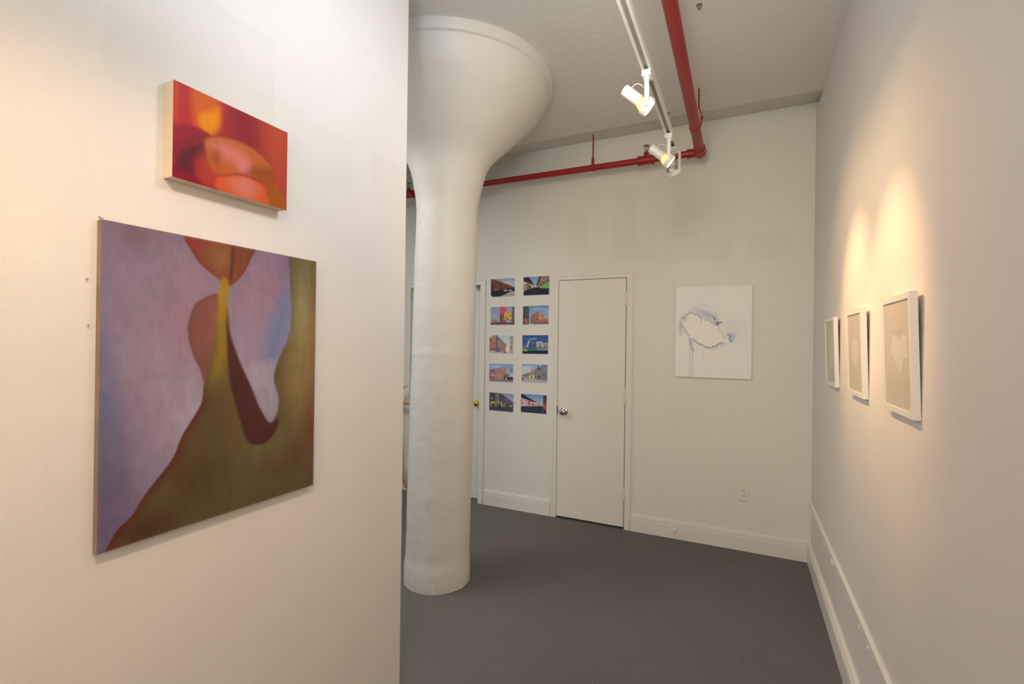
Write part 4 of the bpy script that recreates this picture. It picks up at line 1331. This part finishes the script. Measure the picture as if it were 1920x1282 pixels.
PHOTOS = [  # key, centre x, z, tilt, what it shows
    ('L1', -1.976, 1.996, 0.4, 'photo print of a long brown street front under grey sky, top of the left column'),
    ('L2', -1.975, 1.740, 0.2, 'photo print with a red tower and yellow facade, second down in the left column'),
    ('L3', -1.983, 1.479, -0.6, 'photo print of a pale receding street with pink shopfronts, middle of the left column'),
    ('L4', -1.981, 1.219, 0.4, 'photo print of a pink corner building with a turquoise awning, left column'),
    ('L5', -1.975, 0.952, -0.6, 'photo print of a dark grey street with yellow doorways, bottom left'),
    ('R1', -1.645, 2.000, 0.5, 'photo print of a shaded street with a bright green wall, top of the right column'),
    ('R2', -1.646, 1.742, 0.8, 'photo print of a gabled brick corner building under blue sky, right column'),
    ('R3', -1.648, 1.482, 0.4, 'photo print of a deep blue sky over a teal and white building, right column'),
    ('R4', -1.651, 1.226, 0.0, 'photo print of grey facades with yellow shopfronts and pale road, right column'),
    ('R5', -1.655, 0.959, -0.3, 'photo print of a low red and white street front, bottom of the right column'),
]
for k, x, z, tilt, lab in PHOTOS:
    cv = Canvas(70, 50, K_BACK)
    cv.fill((183, 174, 157))
    ph = street(k)
    grey = ph.mean(2, keepdims=True)
    ph = (grey + (ph - grey) * 0.80) * 0.88
    rs = np.random.RandomState(sum(map(ord, k)))
    solid = np.clip(1.25 - (ph[..., 2:] / np.maximum(ph[..., :1], 1e-3)), 0.12, 1)      # skies stay calm
    ph *= 1 + solid * (0.45 * (rs.rand(46, 66, 1) - 0.5) + 0.55 * (np.kron(rs.rand(23, 22), np.ones((2, 3)))[..., None] - 0.5))
    cv.c[2:48, 2:68] = np.clip(ph, 0, 0.95)
    if k == 'L1':
        cv.c[2:5, 2:6] = cv.col((183, 174, 157))
    if k == 'L3':
        cv.c[44:48, 2:9] = cv.col((183, 174, 157))
    o = picture('photo_print', cv, 0.2445 * 70 / 66, 0.163 * 50 / 46, M['print'], None, 0.0012)
    o.location = (x, YB - 0.0004, z)
    o.rotation_euler = (0, -math.radians(tilt), 0)
    tag(o, lab, 'photo', 'photo prints on the back wall')


# ------------------------------------------------------------------ three small frames on the right wall
def framed(y_near, width, z0, shards, label):
    """frame hung on a wire: its top leans out from the wall; local x runs away from the viewer along the wall"""
    Hf, T, st = 0.357, 0.0185, 0.0185
    lean = math.atan2(0.0115, Hf)
    t = thing('picture_frame', label, 'picture frame', (XR - 0.0004, y_near + width / 2, z0), (0, 0, 0), 'white picture frames on the right wall')
    # local axes: a = +Y (along wall), out = -X, up = Z tilted
    rm = Matrix(((0, math.cos(lean) * -1, math.sin(lean) * -1, 0), (1, 0, 0, 0), (0, math.sin(lean) * -1, math.cos(lean), 0), (0, 0, 0, 1)))
    t.matrix_world = Matrix.Translation((XR - 0.0004, y_near + width / 2, z0)) @ rm
    w2 = width / 2
    # in local space: x along the wall, y out of the wall, z up
    bm = bmesh.new()
    for x0, x1, zz0, zz1 in ((-w2, -w2 + st, 0, Hf), (w2 - st, w2, 0, Hf), (-w2 + st, w2 - st, 0, st), (-w2 + st, w2 - st, Hf - st, Hf)):
        box(bm, x0, x1, 0.0, T, zz0, zz1, 0.0008)
    obj('frame', bm, M['frame_white'], t)
    bm = bmesh.new()
    box(bm, -w2 + st, w2 - st, 0.002, 0.0140, st, Hf - st)
    obj('backing_paper', bm, M['paper'], t)['label'] = 'plain grey paper'
    bm = bmesh.new()
    v = [bm.verts.new(((0.5 - u) * width, 0.0141, vv * Hf)) for u, vv in shards]
    f = bm.faces.new(v)
    r = bmesh.ops.extrude_face_region(bm, geom=[f])
    for q in r['geom']:
        if isinstance(q, bmesh.types.BMVert):
            q.co.y += 0.0004
    bmesh.ops.recalc_face_normals(bm, faces=bm.faces)
    obj('cut_paper', bm, M['paper_light'], t)['label'] = 'pale angular cut paper shape'
    bm = bmesh.new()
    box(bm, -w2 + st * 0.9, w2 - st * 0.9, 0.0152, 0.0166, st * 0.9, Hf - st * 0.9)
    obj('glass', bm, M['glass'], t)
    bm = bmesh.new()
    tube(bm, [(-w2 + 0.004, -0.001, Hf * 0.70), (-w2 + 0.012, -0.004, Hf * 0.72), (0, -0.004, Hf * 0.84), (w2 - 0.012, -0.004, Hf * 0.72), (w2 - 0.004, -0.001, Hf * 0.70)], 0.0011, 6)
    obj('hanging_wire', bm, M['grey_metal'], t)
    return t


framed(1.668, 0.298, 1.2975, [(0.36, 0.665), (0.83, 0.660), (0.835, 0.475), (0.72, 0.475), (0.60, 0.335), (0.26, 0.53)],
       'white frame with a broad five-sided paper shape, nearest of the three on the right wall')
framed(2.272, 0.297, 1.2950, [(0.52, 0.685), (0.66, 0.615), (0.70, 0.46), (0.55, 0.33), (0.30, 0.385), (0.30, 0.60)],
       'white frame with a narrow six-sided paper shape, middle of the three on the right wall')
framed(2.889, 0.300, 1.2920, [(0.38, 0.63), (0.62, 0.73), (0.78, 0.72), (0.80, 0.43), (0.55, 0.22), (0.30, 0.36)],
       'white frame with a tall pointed paper shape, farthest of the three beside the corner')

# ------------------------------------------------------------------ outlet
t = thing('wall_outlet', 'ivory double power outlet low on the back wall near the corner', 'power outlet', (0.020, YB, 0.421))
bm = bmesh.new()
box(bm, -0.036, 0.036, -0.006, 0.0, -0.058, 0.058, 0.0025)
obj('cover_plate', bm, M['plastic'], t)
for s in (-1, 1):
    bm = bmesh.new()
    lathe(bm, [(0.0, 0), (0.0165, 0), (0.0165, 0.0025), (0.0, 0.0028)], 24, aim((0, -0.006, 0.0195 * s), (0, -1, 0.0195 * s)))
    sk_ = sm_angle(obj('socket', bm, M['plastic'], t))
    bm = bmesh.new()
    for dx in (-0.0062, 0.0062):
        box(bm, dx - 0.0012, dx + 0.0012, -0.0095, -0.0086, 0.0195 * s - 0.001, 0.0195 * s + 0.008)
    rod(bm, (0, -0.0086, 0.0195 * s - 0.007), (0, -0.0095, 0.0195 * s - 0.007), 0.0025, 12)
    obj('slots', bm, M['dark'], sk_)

# ------------------------------------------------------------------ branch stand half hidden behind the partition
t = thing('branch_stand', 'tan rough branch stand by the recessed door, mostly hidden behind the partition', 'stand', (-3.12, 3.78, 0))
off = Vector((-3.12, 3.78, 0))


def bough(name, pts, r0, r1, seed):
    rr = random.Random(seed)
    P = [Vector(p) - off for p in pts]
    out, rads = [], []
    for i in range(len(P) - 1):
        for k in range(6):
            f = (i + k / 6) / (len(P) - 1)
            out.append(P[i].lerp(P[i + 1], k / 6) + Vector((rr.uniform(-1, 1), rr.uniform(-1, 1), rr.uniform(-1, 1))) * 0.004)
            rads.append((r0 + (r1 - r0) * f) * rr.uniform(0.85, 1.15))
    out.append(P[-1])
    rads.append(r1)
    bm = bmesh.new()
    tube(bm, out, r0, 10, rads)
    return obj(name, bm, M['wood_tan'], t, True)


bough('leg', [(-3.12, 3.80, 0.62), (-3.06, 3.80, 0.33), (-3.023, 3.80, 0.235), (-2.99, 3.80, 0.15), (-2.962, 3.81, 0.085), (-2.925, 3.835, 0.0)], 0.030, 0.009, 1)
bough('leg', [(-3.17, 3.80, 0.60), (-3.20, 3.78, 0.3), (-3.26, 3.72, 0.0)], 0.024, 0.012, 2)
bough('leg', [(-3.13, 3.82, 0.90), (-3.14, 3.84, 0.4), (-3.15, 3.87, 0.0)], 0.024, 0.012, 3)
bough('crossbar', [(-3.25, 3.80, 0.91), (-3.05, 3.80, 0.895), (-2.90, 3.80, 0.89)], 0.021, 0.017, 4)
bough('upright', [(-3.12, 3.81, 0.5), (-3.13, 3.80, 0.86), (-3.08, 3.80, 0.98), (-3.02, 3.80, 1.03), (-2.94, 3.80, 1.065)], 0.026, 0.003, 5)
